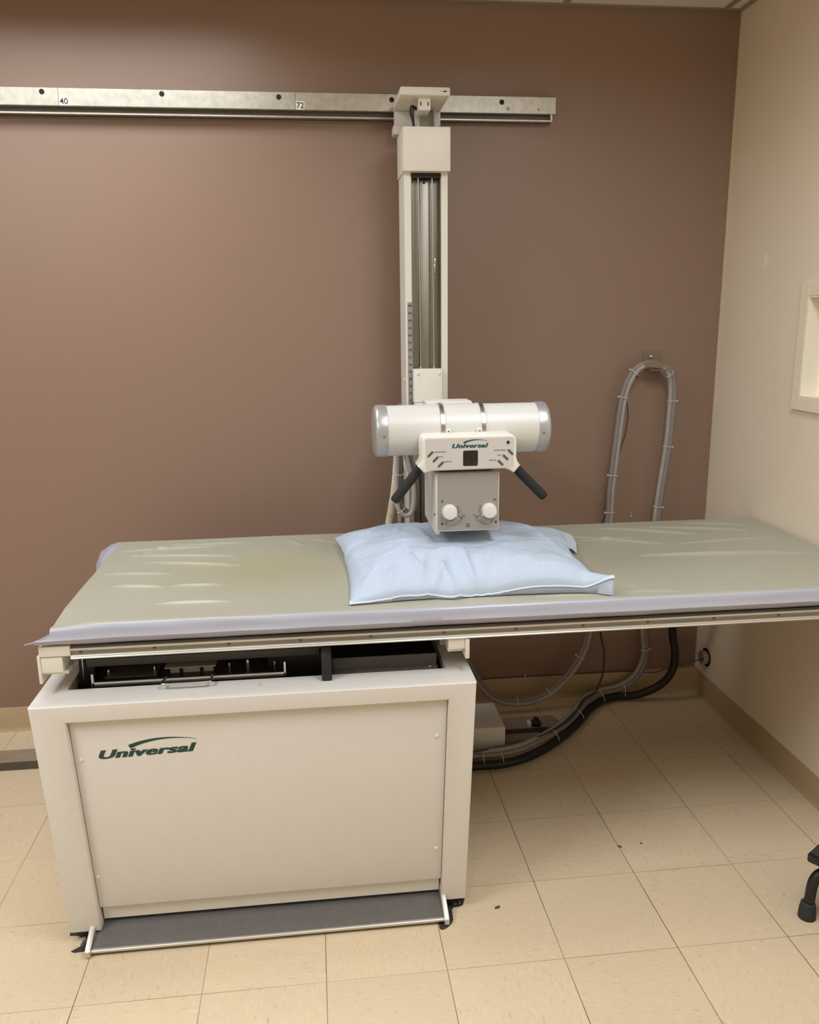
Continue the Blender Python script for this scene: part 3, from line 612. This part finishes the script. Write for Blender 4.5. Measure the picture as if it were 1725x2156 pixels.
# ------------------------------------------------------------------ sheeted pad on the table
def sheet():
    bm = B(); X0, X1 = -.045, 2.246; NX, NY = 300, 190
    prof = [(-1.176, .8145), (-1.196, .8155), (-1.2065, .822), (-1.2150, .831), (-1.2195, .8375), (-1.2155, .8445), (-1.2125, .853), (-1.2105, .8640), (-1.2045, .8695), (-1.194, .8712)]
    wr = []
    rnd = random.Random(3)
    def add(x0, y0, x1, y1, h, w, fade=True): wr.append((x0, y0, x1, y1, h, w, fade))
    # creases seen left of the pillow
    for x0, y0, x1, y1, h in ((-.03, -.52, .30, -.50, .004), (.14, -.47, .40, -.46, .003), (.02, -.58, .37, -.63, .0045), (.08, -.66, .40, -.74, .005), (-.02, -.77, .20, -.80, .004), (.03, -.90, .20, -.93, .0045), (.20, -.92, .36, -.93, .004), (.18, -1.07, .40, -1.08, .0045), (.02, -.60, .20, -.42, .0035), (.52, -.44, .58, -.54, .0035), (.60, -.44, .70, -.53, .003),
                              (1.62, -.45, 1.95, -.60, .005), (1.78, -.46, 2.15, -.57, .0045), (1.95, -.43, 2.2, -.50, .004), (1.48, -.55, 1.78, -.70, .0045), (1.62, -.82, 2.2, -.87, .0065), (1.8, -.70, 2.22, -.66, .003), (1.45, -1.15, 1.62, -1.17, .003), (1.2, -1.16, 1.4, -1.175, .003), (1.50, -.62, 1.72, -.60, .003)):
        add(x0, y0, x1, y1, h*1.6, .0075)
    def z_of(x, y):
        dz = 0
        for x0, y0, x1, y1, h, w, f in wr:
            dx, dy = x1-x0, y1-y0; L2 = dx*dx+dy*dy; t = ((x-x0)*dx+(y-y0)*dy)/L2
            if -.05 < t < 1.05:
                d = abs((x-x0)*dy-(y-y0)*dx)/math.sqrt(L2)
                if d < 4*w: dz += h*math.exp(-(d/w)**2)*max(0, math.sin(PI*min(1, max(0, t))))**.6
        dz += .0016*noise.noise(V((x*2.2, y*5, .3)))
        return dz
    rows = []
    ys = [p for p in prof]
    for j in range(NY+1): ys.append((-1.194+(-.392+1.194)*(j+1)/(NY+1), .8712))
    ys += [(-.386, .869), (-.381, .862), (-.380, .850), (-.382, .835), (-.39, .818)]
    nfr = len(prof)
    for k, (y, z) in enumerate(ys):
        row = []
        for i in range(NX+1):
            u = i/NX; x = X0+(X1-X0)*u; yy, zz = y, z
            if nfr-1 <= k <= nfr+NY: zz += z_of(x, y)
            if k < nfr: # hem waves
                yy += .0016*noise.noise(V((x*6, z*60, 1))); zz += .0012*noise.noise(V((x*9, z*20, 2)))
            # left drop: pull corner tip out at the front
            du = max(0, 1-(x-X0)/.11)
            if k < nfr:
                zz -= .0*du; kk = 1-k/(nfr-1); x -= .055*du**2*max(0, 1-abs(zz-.832)/.02)*1.0; zz -= .008*du*k/(nfr-1)
            elif k < nfr+28:
                zz -= .012*du**1.5*(1-(k-nfr)/28)
            row.append(bm.verts.new((x, yy, zz)))
        rows.append(row)
    for k, (a, b) in enumerate(zip(rows, rows[1:])):
        for i in range(NX):
            f = bm.faces.new((a[i], a[i+1], b[i+1], b[i])); f.material_index = 1 if k < nfr-2 or k > nfr+NY else 0
    # close left/right ends and underside
    for i, s in ((0, -1), (NX, 1)):
        col = [r[i] for r in rows]; bm.faces.new(col if s > 0 else col[::-1])
    for i in range(NX): bm.faces.new((rows[-1][i], rows[-1][i+1], rows[0][i+1], rows[0][i]))
    bmesh.ops.recalc_face_normals(bm, faces=bm.faces)
    return bm
pad = thing('table_pad', (1.1, -.8, .8145), 'wrinkled grey green vinyl sheet stretched over thin table pad', 'table pad')
obj('vinyl_sheet', sheet(), ['sheet', 'hem'], pad, 60)
def flap(name, pts, thick, m):
    bm = B(); g = []
    for row in pts: g.append([bm.verts.new(p) for p in row])
    for a, b in zip(g, g[1:]):
        for i in range(len(a)-1): bm.faces.new((a[i], a[i+1], b[i+1], b[i]))
    bmesh.ops.subdivide_edges(bm, edges=bm.edges[:], cuts=3, use_grid_fill=True, smooth=1.0)
    r = bmesh.ops.solidify(bm, geom=bm.faces[:], thickness=thick)
    bmesh.ops.recalc_face_normals(bm, faces=bm.faces)
    return obj(name, bm, m, pad, 60)
flap('sheet_corner', [[(-.044, -.385, .868), (-.060, -.375, .866), (-.085, -.372, .858)], [(-.044, -.45, .869), (-.075, -.445, .866), (-.105, -.43, .850)], [(-.044, -.53, .868), (-.078, -.53, .858), (-.098, -.53, .835)], [(-.044, -.62, .866), (-.062, -.64, .85), (-.07, -.65, .83)]], .0015, 'hem')
flap('sheet_corner', [[(-.035, -1.208, .858), (-.043, -1.195, .850), (-.045, -1.17, .845)], [(-.060, -1.217, .842), (-.070, -1.208, .838), (-.070, -1.19, .834)], [(-.085, -1.219, .834), (-.090, -1.212, .832), (-.088, -1.20, .828)], [(-.106, -1.219, .829), (-.107, -1.214, .8285), (-.104, -1.208, .826)]], .0018, 'hem')

# ------------------------------------------------------------------ pillow
def pillow():
    bm = B(); n = 110; m = 90
    FL, FR, BL, BR = V((.704, -1.165, 0)), (1.408, -1.170, 0), (.684, -.545, 0), (1.462, -.585, 0)
    FR, BL, BR = V(FR), V(BL), V(BR); Z0 = .8735
    cre = [((.865, -.93), (.905, -1.12), .011, .012), ((.905, -1.12), (.93, -.98), .007, .015), ((1.035, -.95), (1.045, -1.15), .012, .012), ((1.045, -1.15), (1.00, -.90), .006, .012), ((.93, -.75), (.97, -.92), .006, .01), ((.76, -.80), (.83, -.62), .005, .02), ((1.28, -.75), (1.40, -1.08), .006, .018), ((1.05, -1.12), (1.35, -1.10), .005, .02), ((.75, -1.0), (.88, -.95), .004, .025), ((1.20, -.62), (1.33, -.75), .006, .015), ((.72, -.75), (.75, -1.05), .004, .012), ((.98, -.95), (1.15, -.93), -.005, .03), ((.90, -.66), (.86, -.80), .005, .012), ((.83, -.88), (.90, -1.0), .008, .012), ((.93, -1.15), (.99, -1.02), .009, .012), ((.99, -1.15), (.96, -1.03), .008, .010), ((1.06, -1.14), (1.12, -1.0), .007, .014), ((1.15, -1.14), (1.2, -1.04), .005, .014), ((.80, -1.15), (.84, -1.05), .007, .012), ((.74, -1.12), (.80, -1.0), .006, .014), ((.72, -.65), (.80, -.72), .006, .014), ((1.10, -.98), (1.34, -.88), .005, .03), ((.95, -.99), (1.03, -.97), .007, .012)]
    def ss(a, b, x): t = min(1, max(0, (x-a)/(b-a))); return t*t*(3-2*t)
    def corner(u, v): return ss(.80, 1, u)*ss(.70, 1, -v)
    def xy(u, v):
        a = (u+1)/2; b = (v+1)/2; p = FL.lerp(FR, a).lerp(BL.lerp(BR, a), b)
        # waisted sides
        p.x += (-.020*u)*(1-v*v)*abs(u)**3 * (1.4 if u > 0 else .9)
        p.y += (.022*math.cos(PI*u/2)-.012*max(0, 1-abs((u+.20)/.12))) * (abs(v)**3 if v < 0 else 0)
        p.y += .05*(1-u*u)*(abs(v)**3 if v > 0 else 0)
        c = corner(u, v); p.x += .010*c; p.y -= .018*c
        return p
    def prof(u, v):
        k = (1-abs(u)**3.4)**.62*(1-abs(v)**3.2)**.58
        return k*(1.0-.05*u)
    def seam(u, v):
        av = abs(v)
        if v < 0:
            z = .003+.011*math.exp(-((u+.52)/.26)**2)+.020*ss(-.02, .5, u)*(1-.45*ss(.6, 1, u)); z = .006*(1-ss(.2, 1, av))+z*ss(.2, 1, av)
        else:
            z = .010+.012*(1-u*u)*av
        z += .036*corner(u, v)
        if v < 0: z += (.005*noise.noise(V((u*9, 3, 1)))+.003*noise.noise(V((u*24, 5, 1))))*ss(.85, 1, av)*ss(.35, -.1, u)*ss(-1, -.8, u)
        if v > .3: z += .012*ss(.7, 1, abs(u))
        return z
    T, Bt = [], []
    for j in range(m+1):
        v = -1+2*j/m; rt, rb = [], []
        for i in range(n+1):
            u = -1+2*i/n; p = xy(u, v); s = seam(u, v); k = prof(u, v); h = .082*k
            for (a, b, hh, w) in cre:
                d = V(b)-V(a); q = V((p.x, p.y))-V(a); t = q.dot(d)/d.dot(d)
                if -.1 < t < 1.1:
                    dist = abs(q.x*d.y-q.y*d.x)/d.length; h += 1.7*hh*math.exp(-dist/(w*.9))*math.sin(PI*min(1, max(0, (t+.1)/1.2)))*min(1, k*2.2)
            h += (.010*noise.noise(V((p.x*5, p.y*6, 4)))+.0055*noise.noise(V((p.x*13, p.y*15, 1)))+.0022*noise.noise(V((p.x*34, p.y*38, 2)))+.0035*abs(noise.noise(V((p.x*9, p.y*11, 7)))))*min(1, k*1.6)
            h -= .012*math.exp(-((p.x-.97)/.10)**2-((p.y+1.08)/.08)**2)
            top = V((p.x, p.y, Z0+s+max(h, .0006)))
            if v < -.86: top.y -= .006*min(1, (-.86-v)/.1)*k**.3
            rt.append(bm.verts.new(top))
            lowz = (s*(1-min(1, k*(9 if v < -.5 else 3.2))))*(1-corner(u, v))*(.15 if v < -.985 else 1); rb.append(bm.verts.new((p.x, p.y, Z0+min(lowz, s)-.0006)))
        T.append(rt); Bt.append(rb)
    for j in range(m):
        for i in range(n):
            bm.faces.new((T[j][i], T[j][i+1], T[j+1][i+1], T[j+1][i])); bm.faces.new((Bt[j][i], Bt[j+1][i], Bt[j+1][i+1], Bt[j][i+1]))
    for i in range(n):
        bm.faces.new((Bt[0][i], Bt[0][i+1], T[0][i+1], T[0][i])); bm.faces.new((T[m][i], T[m][i+1], Bt[m][i+1], Bt[m][i]))
    for j in range(m):
        bm.faces.new((T[j][0], T[j+1][0], Bt[j+1][0], Bt[j][0])); bm.faces.new((Bt[j][n], Bt[j+1][n], T[j+1][n], T[j][n]))
    bmesh.ops.recalc_face_normals(bm, faces=bm.faces)
    front = [v.co.copy() for v in T[0]]
    return bm, front
pb, front = pillow()
pw = thing('pillow', (1.07, -.87, .872), 'crumpled pillow in light blue paper cover lying on the table pad', 'pillow')
obj('paper_cover', pb, 'paper', pw, 75)
bm = B(); prev = None # turned front hem, a narrow pale band
for i, p in enumerate(front):
    a = bm.verts.new(p+V((0, -.001, .0016))); b = bm.verts.new(p+V((0, -.0030, -.0016))); c = bm.verts.new(p+V((0, .007, .0042+.001*noise.noise(p*30))))
    if prev: bm.faces.new((prev[0], a, b, prev[1])); bm.faces.new((prev[2], c, a, prev[0]))
    prev = (a, b, c)
bmesh.ops.recalc_face_normals(bm, faces=bm.faces); obj('cover_hem', bm, 'paper_hem', pw, 60)
def fin(name, rows, m, th=.0012):
    bm = B(); g = [[bm.verts.new(p) for p in r] for r in rows]
    for a, b in zip(g, g[1:]):
        for i in range(len(a)-1): bm.faces.new((a[i], a[i+1], b[i+1], b[i]))
    bmesh.ops.subdivide_edges(bm, edges=bm.edges[:], cuts=2, use_grid_fill=True, smooth=.8)
    bmesh.ops.solidify(bm, geom=bm.faces[:], thickness=th); bmesh.ops.recalc_face_normals(bm, faces=bm.faces)
    return obj(name, bm, m, pw, 60)
fin('cover_corner', [[(1.40, -.585, .905), (1.45, -.60, .900), (1.475, -.62, .895)], [(1.40, -.66, .905), (1.45, -.68, .895), (1.468, -.70, .888)], [(1.40, -.74, .895), (1.435, -.77, .885), (1.442, -.79, .878)]], 'paper')
fin('cover_tab', [[(1.375, -1.105, .902), (1.395, -1.11, .899)], [(1.370, -1.14, .8975), (1.405, -1.145, .900)]], 'blue_tab')

# ------------------------------------------------------------------ cables
def offset(path, d):
    out = []
    for i, p in enumerate(path):
        t = (path[min(i+1, len(path)-1)]-path[max(i-1, 0)]).normalized(); s = t.cross(V((0, -.75, .66))).normalized(); out.append(p+s*d)
    return out
CR = .0092
loopA = [(1.118, -.17, .60), (1.16, -.16, .40), (1.215, -.135, .26), (1.270, -.12, .155), (1.317, -.12, .093), (1.367, -.12, .062), (1.431, -.12, .050), (1.494, -.12, .055), (1.564, -.12, .085), (1.645, -.115, .158), (1.703, -.11, .255), (1.728, -.10, .344), (1.765, -.075, .55),
         (1.806, -.06, .79), (1.811, -.06, .926), (1.826, -.06, 1.114), (1.845, -.06, 1.299), (1.870, -.062, 1.376), (1.899, -.064, 1.416), (1.935, -.066, 1.432), (1.976, -.066, 1.430), (2.020, -.065, 1.413), (2.049, -.062, 1.375), (2.060, -.06, 1.323), (2.061, -.06, 1.264), (2.056, -.06, 1.108), (2.040, -.06, .956), (2.026, -.06, .801), (2.010, -.06, .56),
         (1.999, -.06, .33), (2.010, -.06, .215), (2.000, -.06, .15), (1.972, -.06, .095), (1.924, -.065, .062), (1.872, -.072, .046), (1.80, -.092, .046), (1.724, -.145, .046), (1.66, -.232, .046), (1.60, -.303, .045), (1.515, -.395, .047), (1.426, -.462, .046), (1.34, -.509, .045), (1.251, -.530, .045), (1.16, -.53, .045), (1.06, -.57, .055), (.975, -.60, .06)]
pA = spline(loopA, 12); pB = offset(pA, .0150)
for p in pB: p.y += .002
bm = B(); tube(bm, pA, CR, 14); ca = tag(obj('power_cable', bm, 'cable_grey'), 'grey cable looped over taupe wall hanger, inner strand of the pair', 'cable', 'grey looped cables')
bm = B(); tube(bm, pB, CR, 14); cb = tag(obj('power_cable', bm, 'cable_pale'), 'lighter grey cable looped over taupe wall hanger, outer strand of the pair', 'cable', 'grey looped cables')
bm = B(); tube(bm, spline([(1.795, -.03, .78), (1.826, -.030, .85), (1.832, -.030, .92), (1.838, -.030, 1.0), (1.860, -.028, 1.08), (1.880, -.026, 1.15), (1.888, -.026, 1.22), (1.878, -.028, 1.28), (1.862, -.034, 1.32)], 8), .0024, 8); obj('signal_wire', bm, 'cable_dark', ca, label='thin dark wire bowing out beside the cable')
def ties(par, path, idx, R, ex):
    for i in idx:
        d = (path[i+1]-path[i-1]).normalized(); bm = B(); c = path[i]+offset([path[i-1], path[i], path[i+1]], .0075)[1]-path[i]
        u, w = frame_for(d); s = d.cross(V((0, -.75, .66))).normalized(); o2 = d.cross(s)
        P = [c+s*math.cos(2*PI*k/28)*R*ex+o2*math.sin(2*PI*k/28)*R for k in range(29)]
        tube(bm, P, .0012, 6); h = c+s*R*ex*(-1 if par is ca else 1)
        box(bm, h.x-.003, h.x+.003, h.y-.003, h.y+.003, h.z-.003, h.z+.003, .0008); obj('zip_tie', bm, 'tie', par)
def near(path, q): return min(range(1, len(path)-1), key=lambda i: (path[i]-V(q)).length)
ties(ca, pA, [near(pA, q) for q in ((1.431, -.12, .05), (1.564, -.12, .085), (1.69, -.11, .235), (1.803, -.06, .83), (1.816, -.06, .98), (1.845, -.06, 1.30), (1.885, -.06, 1.40), (2.040, -.06, 1.39), (2.062, -.06, 1.28), (2.054, -.06, 1.09), (2.03, -.06, .85), (2.012, -.06, .22))], .0115, 1.75)
hb = [(2.075, -.42, .755), (2.083, -.30, .70), (2.085, -.18, .52), (2.09, -.12, .34), (2.107, -.12, .23), (2.105, -.12, .162), (2.080, -.115, .105), (2.035, -.10, .06), (1.96, -.085, .026), (1.873, -.080, .022), (1.80, -.108, .021), (1.728, -.172, .021), (1.66, -.26, .021), (1.60, -.33, .021), (1.51, -.42, .0215), (1.425, -.487, .021), (1.338, -.535, .021), (1.255, -.556, .021), (1.16, -.56, .022), (1.06, -.60, .03), (.975, -.62, .045)]
pH = spline(hb, 12); bm = B(); tube(bm, pH, .0165, 16); ch = tag(obj('cable_sleeve', bm, 'hose_black'), 'thick black sleeved cable snaking over the floor under the table', 'cable')
for q in ((1.92, -.08, .03), (1.80, -.108, .025), (1.66, -.26, .025), (1.51, -.42, .025), (1.27, -.55, .025), (1.20, -.56, .025)):
    i = near(pH, q); j = near(pA, q); d = (pH[i+1]-pH[i-1]).normalized(); c = (pH[i]+pA[j])/2; e = pA[j]-pH[i]; s = (e-d*e.dot(d)).normalized(); o2 = d.cross(s)
    P = [c+s*math.cos(2*PI*k/28)*.0315+o2*math.sin(2*PI*k/28)*.0185 for k in range(29)]
    bm = B(); tube(bm, P, .0012, 6); h = P[0]; box(bm, h.x-.003, h.x+.003, h.y-.003, h.y+.003, h.z-.003, h.z+.003, .0008)
    obj('zip_tie', bm, 'tie', ch)
bm = B(); tube(bm, spline([(1.76, -.25, .80), (1.775, -.14, .50), (1.785, -.10, .333), (1.805, -.10, .239), (1.803, -.10, .145), (1.789, -.10, .092), (1.765, -.12, .066), (1.70, -.17, .062), (1.64, -.26, .058), (1.57, -.345, .0585), (1.46, -.43, .060), (1.36, -.485, .060), (1.26, -.508, .060), (1.08, -.56, .075), (.975, -.585, .09)]), .0042, 8)
tag(obj('control_cord', bm, 'cable_dark'), 'thin grey cord hanging straight down between the two lower cable bends', 'cord')
bm = B(); tube(bm, spline([(2.30, -.095, .178), (2.245, -.090, .176), (2.18, -.06, .145), (2.12, -.035, .118), (2.06, -.025, .098), (1.95, -.018, .106), (1.80, -.012, .106), (1.6, -.008, .1045), (1.42, -.008, .106), (1.28, -.008, .1045)]), .0024, 8)
w_ = tag(obj('wall_wire', bm, 'cable_dark'), 'thin wire from the wall grommet along the top of the back baseboard', 'wire')
bm = B(); box(bm, 1.488, 1.4925, -.014, -.006, .100, .121, .001); obj('zip_tie', bm, 'tie', w_)
# grommet in the right wall
gm = thing('wall_grommet', (XR, -.095, .185), 'round white cable grommet low in the corner of the beige wall', 'grommet')
bm = B(); lathe(bm, (XR+.0, -.095, .186), (-1, 0, 0), [(-.0005, .0), (-.0005, .040), (.0018, .040), (.0018, 0)], 32); obj('hole_rim', bm, 'black_deep', gm)
bm = B(); lathe(bm, (XR-.0018, -.095, .186), (-1, 0, 0), [(0, .021), (0, .029), (.014, .031), (.022, .030), (.022, .0215), (.0, .021)], 32); obj('sleeve', bm, 'cable_pale', gm, 30)
# hanger bracket on the wall
hg = thing('cable_hanger', (1.98, 0, 1.43), 'taupe metal cable hanger screwed to the brown wall', 'bracket')
bm = B(); box(bm, 1.945, 2.021, -.003, -.0002, 1.405, 1.4765); prism(bm, [(-.003, 1.408), (-.086, 1.405), (-.086, 1.402), (-.003, 1.405)], 'x', 1.945, 2.021); obj('back_plate', bm, 'hanger', hg, 0)
bm = B(); prism(bm, [(1.9235, 1.419), (1.925, 1.4365), (1.998, 1.434), (1.9965, 1.411)], 'y', -.0890, -.0862); obj('front_lip', bm, 'hanger', hg, 0)
bm = B(); lathe(bm, (1.980, -.003, 1.452), (0, -1, 0), [(0, .0065), (.003, .0065), (.005, .004), (.005, 0)], 12); obj('screw', bm, 'steel', hg)
bm = B(); box(bm, 1.902, 1.910, -.052, -.045, 1.372, 1.405, .002); obj('strap_end', bm, 'black', hg)
# cables hanging by the column, corrugated hose
hg1 = [(.990, -.70, 1.26), (.930, -.55, 1.215), (.908, -.47, 1.18), (.906, -.45, 1.105), (.903, -.45, 1.05), (.906, -.45, .985), (.915, -.45, .957), (.934, -.45, .942), (.953, -.45, .950), (.962, -.45, .981), (.964, -.45, 1.035), (.955, -.44, 1.09), (.938, -.43, 1.16), (.930, -.38, 1.22), (.928, -.30, 1.27), (.935, -.18, 1.27), (.945, -.15, 1.05), (.945, -.14, .6)]
p1 = spline(hg1, 10); bm = B(); tube(bm, p1, .0085, 12); k1 = tag(obj('head_cable', bm, 'cable_head'), 'pale grey cable looped left of the column below the tube head', 'cable', 'tube head cables')
p2 = [p+V((.011, .012, .010)) for p in p1]; bm = B(); tube(bm, p2, .0085, 12); tag(obj('head_cable', bm, 'cable_grey'), 'darker grey cable nested behind the pale loop left of column', 'cable', 'tube head cables')
i = near(p1, (.904, -.45, 1.09)); bm = B(); P = [p1[i]+V((.006+.019*math.cos(a), .005+.02*math.sin(a), 0)) for a in (2*PI*k/24 for k in range(25))]; tube(bm, P, .0012, 6); obj('zip_tie', bm, 'tie', k1)
i = near(p1, (.915, -.45, .957)); bm = B(); P = [p1[i]+V((.004+.013*math.cos(a), .005+.02*math.sin(a), .004+.010*math.cos(a))) for a in (2*PI*k/24 for k in range(25))]; tube(bm, P, .0012, 6); obj('zip_tie', bm, 'tie', k1)
ph = spline([(.940, -.28, 1.22), (.930, -.24, 1.13), (.924, -.21, 1.03), (.918, -.20, .972), (.911, -.20, .935), (.905, -.20, .898), (.896, -.20, .85), (.884, -.20, .72), (.875, -.22, .45), (.87, -.30, .115)], 60)
bm = B(); tube(bm, ph, .011, 14, rf=lambda i: .0118+.0017*math.sin(i*.55*2)); tag(obj('corrugated_hose', bm, 'hose_cream'), 'cream corrugated hose running down behind the table by the column', 'hose')

# ------------------------------------------------------------------ step stool at the right edge
ss = thing('step_stool', (2.0, -1.43, 0), 'black step stool with bent tube legs and rubber feet by right wall', 'stool')
ang = math.radians(34); ex, ey = V((math.cos(ang), math.sin(ang), 0)), V((math.sin(ang), -math.cos(ang), 0)); C0 = V((1.905, -1.418, 0))
def W(a, b, z): q = C0+ex*a+ey*b; return V((q.x, q.y, z))
SA, SB = .22, .235
def slab(bm, a0, a1, b0, b1, z0, z1):
    vs = [bm.verts.new(W(a, b, z)) for a in (a0, a1) for b in (b0, b1) for z in (z0, z1)]
    fs = [bm.faces.new([vs[i] for i in f]) for f in ((0, 1, 3, 2), (4, 6, 7, 5), (0, 4, 5, 1), (2, 3, 7, 6), (0, 2, 6, 4), (1, 5, 7, 3))]
    bmesh.ops.recalc_face_normals(bm, faces=fs); bmesh.ops.bevel(bm, geom=list({e for f in fs for e in f.edges}), offset=.003, segments=2, affect='EDGES')
bm = B(); slab(bm, 0, SA, 0, SB, .172, .197); obj('tread', bm, 'black', ss, 30)
bm = B(); slab(bm, .004, SA-.004, .004, SB-.004, .1965, .201); obj('tread_mat', bm, 'rubber', ss, 30)
for fx, fy, dx, dy in ((1.922, -1.420, 1, -.15), ):
    pass
for a, b, sa in ((.014, .012, 1), (.014, SB-.012, 1), (SA-.014, .012, -1), (SA-.014, SB-.012, -1)):
    bm = B(); f = W(a, b, 0); g = W(a+sa*.085, b, 0)
    if a < .1 and b < .1: f = V((1.921, -1.421, 0)); g = V((1.99, -1.425, 0))
    d = (g-f).normalized(); up = V((0, 0, 1))
    tube(bm, spline([f+up*.012, f+up*.06+d*.003, f+up*.105+d*.007, f+up*.130+d*.020, f+up*.140+d*.045, f+up*.157+d*.075]), .0140, 14); lg = obj('leg', bm, 'black', ss)
    bm = B(); lathe(bm, f, (0, 0, 1), [(0, 0), (.0005, .0225), (.004, .0235), (.03, .0215), (.046, .0185), (.048, .016), (.048, .012)], 20); obj('rubber_foot', bm, 'rubber', lg)
    if a < .1 and b < .1:
        for z in (.062, .092):
            bm = B(); lathe(bm, f+V((-.002, -.0115, z)), (-.3, -1, 0), [(0, .0032), (.0022, .0032), (.0022, 0)], 10); obj('adjust_hole', bm, 'black_deep', lg)

# ------------------------------------------------------------------ light: ceiling troffers (and the booth lamp)
def troffer(name, x, y, w, l, e, spread, col=(.945, 1, 1.06)):
    L = bpy.data.lights.new(name, 'AREA'); L.shape = 'RECTANGLE'; L.size = w; L.size_y = l; L.energy = e; L.color = col; L.spread = math.radians(spread)
    o = bpy.data.objects.new(name, L); COL.objects.link(o); o.location = (x, y, H-.012); return o
troffer('ceiling_light', -.15, -.62, 1.15, .55, 16, 160)
troffer('ceiling_light', 1.5, -2.0, .55, 1.15, 27.5, 170)
troffer('ceiling_light', -1.2, -2.4, .55, 1.15, 47, 170)
troffer('ceiling_light', .2, -3.3, .55, 1.15, 8, 165)
L = bpy.data.lights.new('booth_light', 'AREA'); L.size = .4; L.energy = 11; L.color = (1, .93, .78); o = bpy.data.objects.new('booth_light', L); COL.objects.link(o); o.location = (XR+.6, -1.0, 2.18)
w = bpy.data.worlds.new('world'); SC.world = w; w.use_nodes = True
w.node_tree.nodes['Background'].inputs[0].default_value = (.9, .85, .78, 1); w.node_tree.nodes['Background'].inputs[1].default_value = 0

# ------------------------------------------------------------------ camera
cam = bpy.data.cameras.new('camera'); co = bpy.data.objects.new('camera', cam); COL.objects.link(co); SC.camera = co
cam.sensor_width = 36; cam.sensor_fit = 'AUTO'; cam.lens = 1748.9175*36/2156; cam.clip_start = .01
rx, ro, rz = 1.3440911, -.0106052, -.1137882
R = Matrix.Rotation(rz, 3, 'Z') @ Matrix.Rotation(rx, 3, 'X') @ Matrix.Rotation(ro, 3, 'Z')
co.matrix_world = Matrix.Translation((.62799, -3.251917, 1.604105)) @ R.to_4x4()
vs = SC.view_settings; vs.view_transform = 'Standard'; vs.look = 'None'; vs.gamma = 1; vs.exposure = 0; vs.use_curve_mapping = False
SC.cycles.max_bounces = 8; SC.cycles.diffuse_bounces = 5
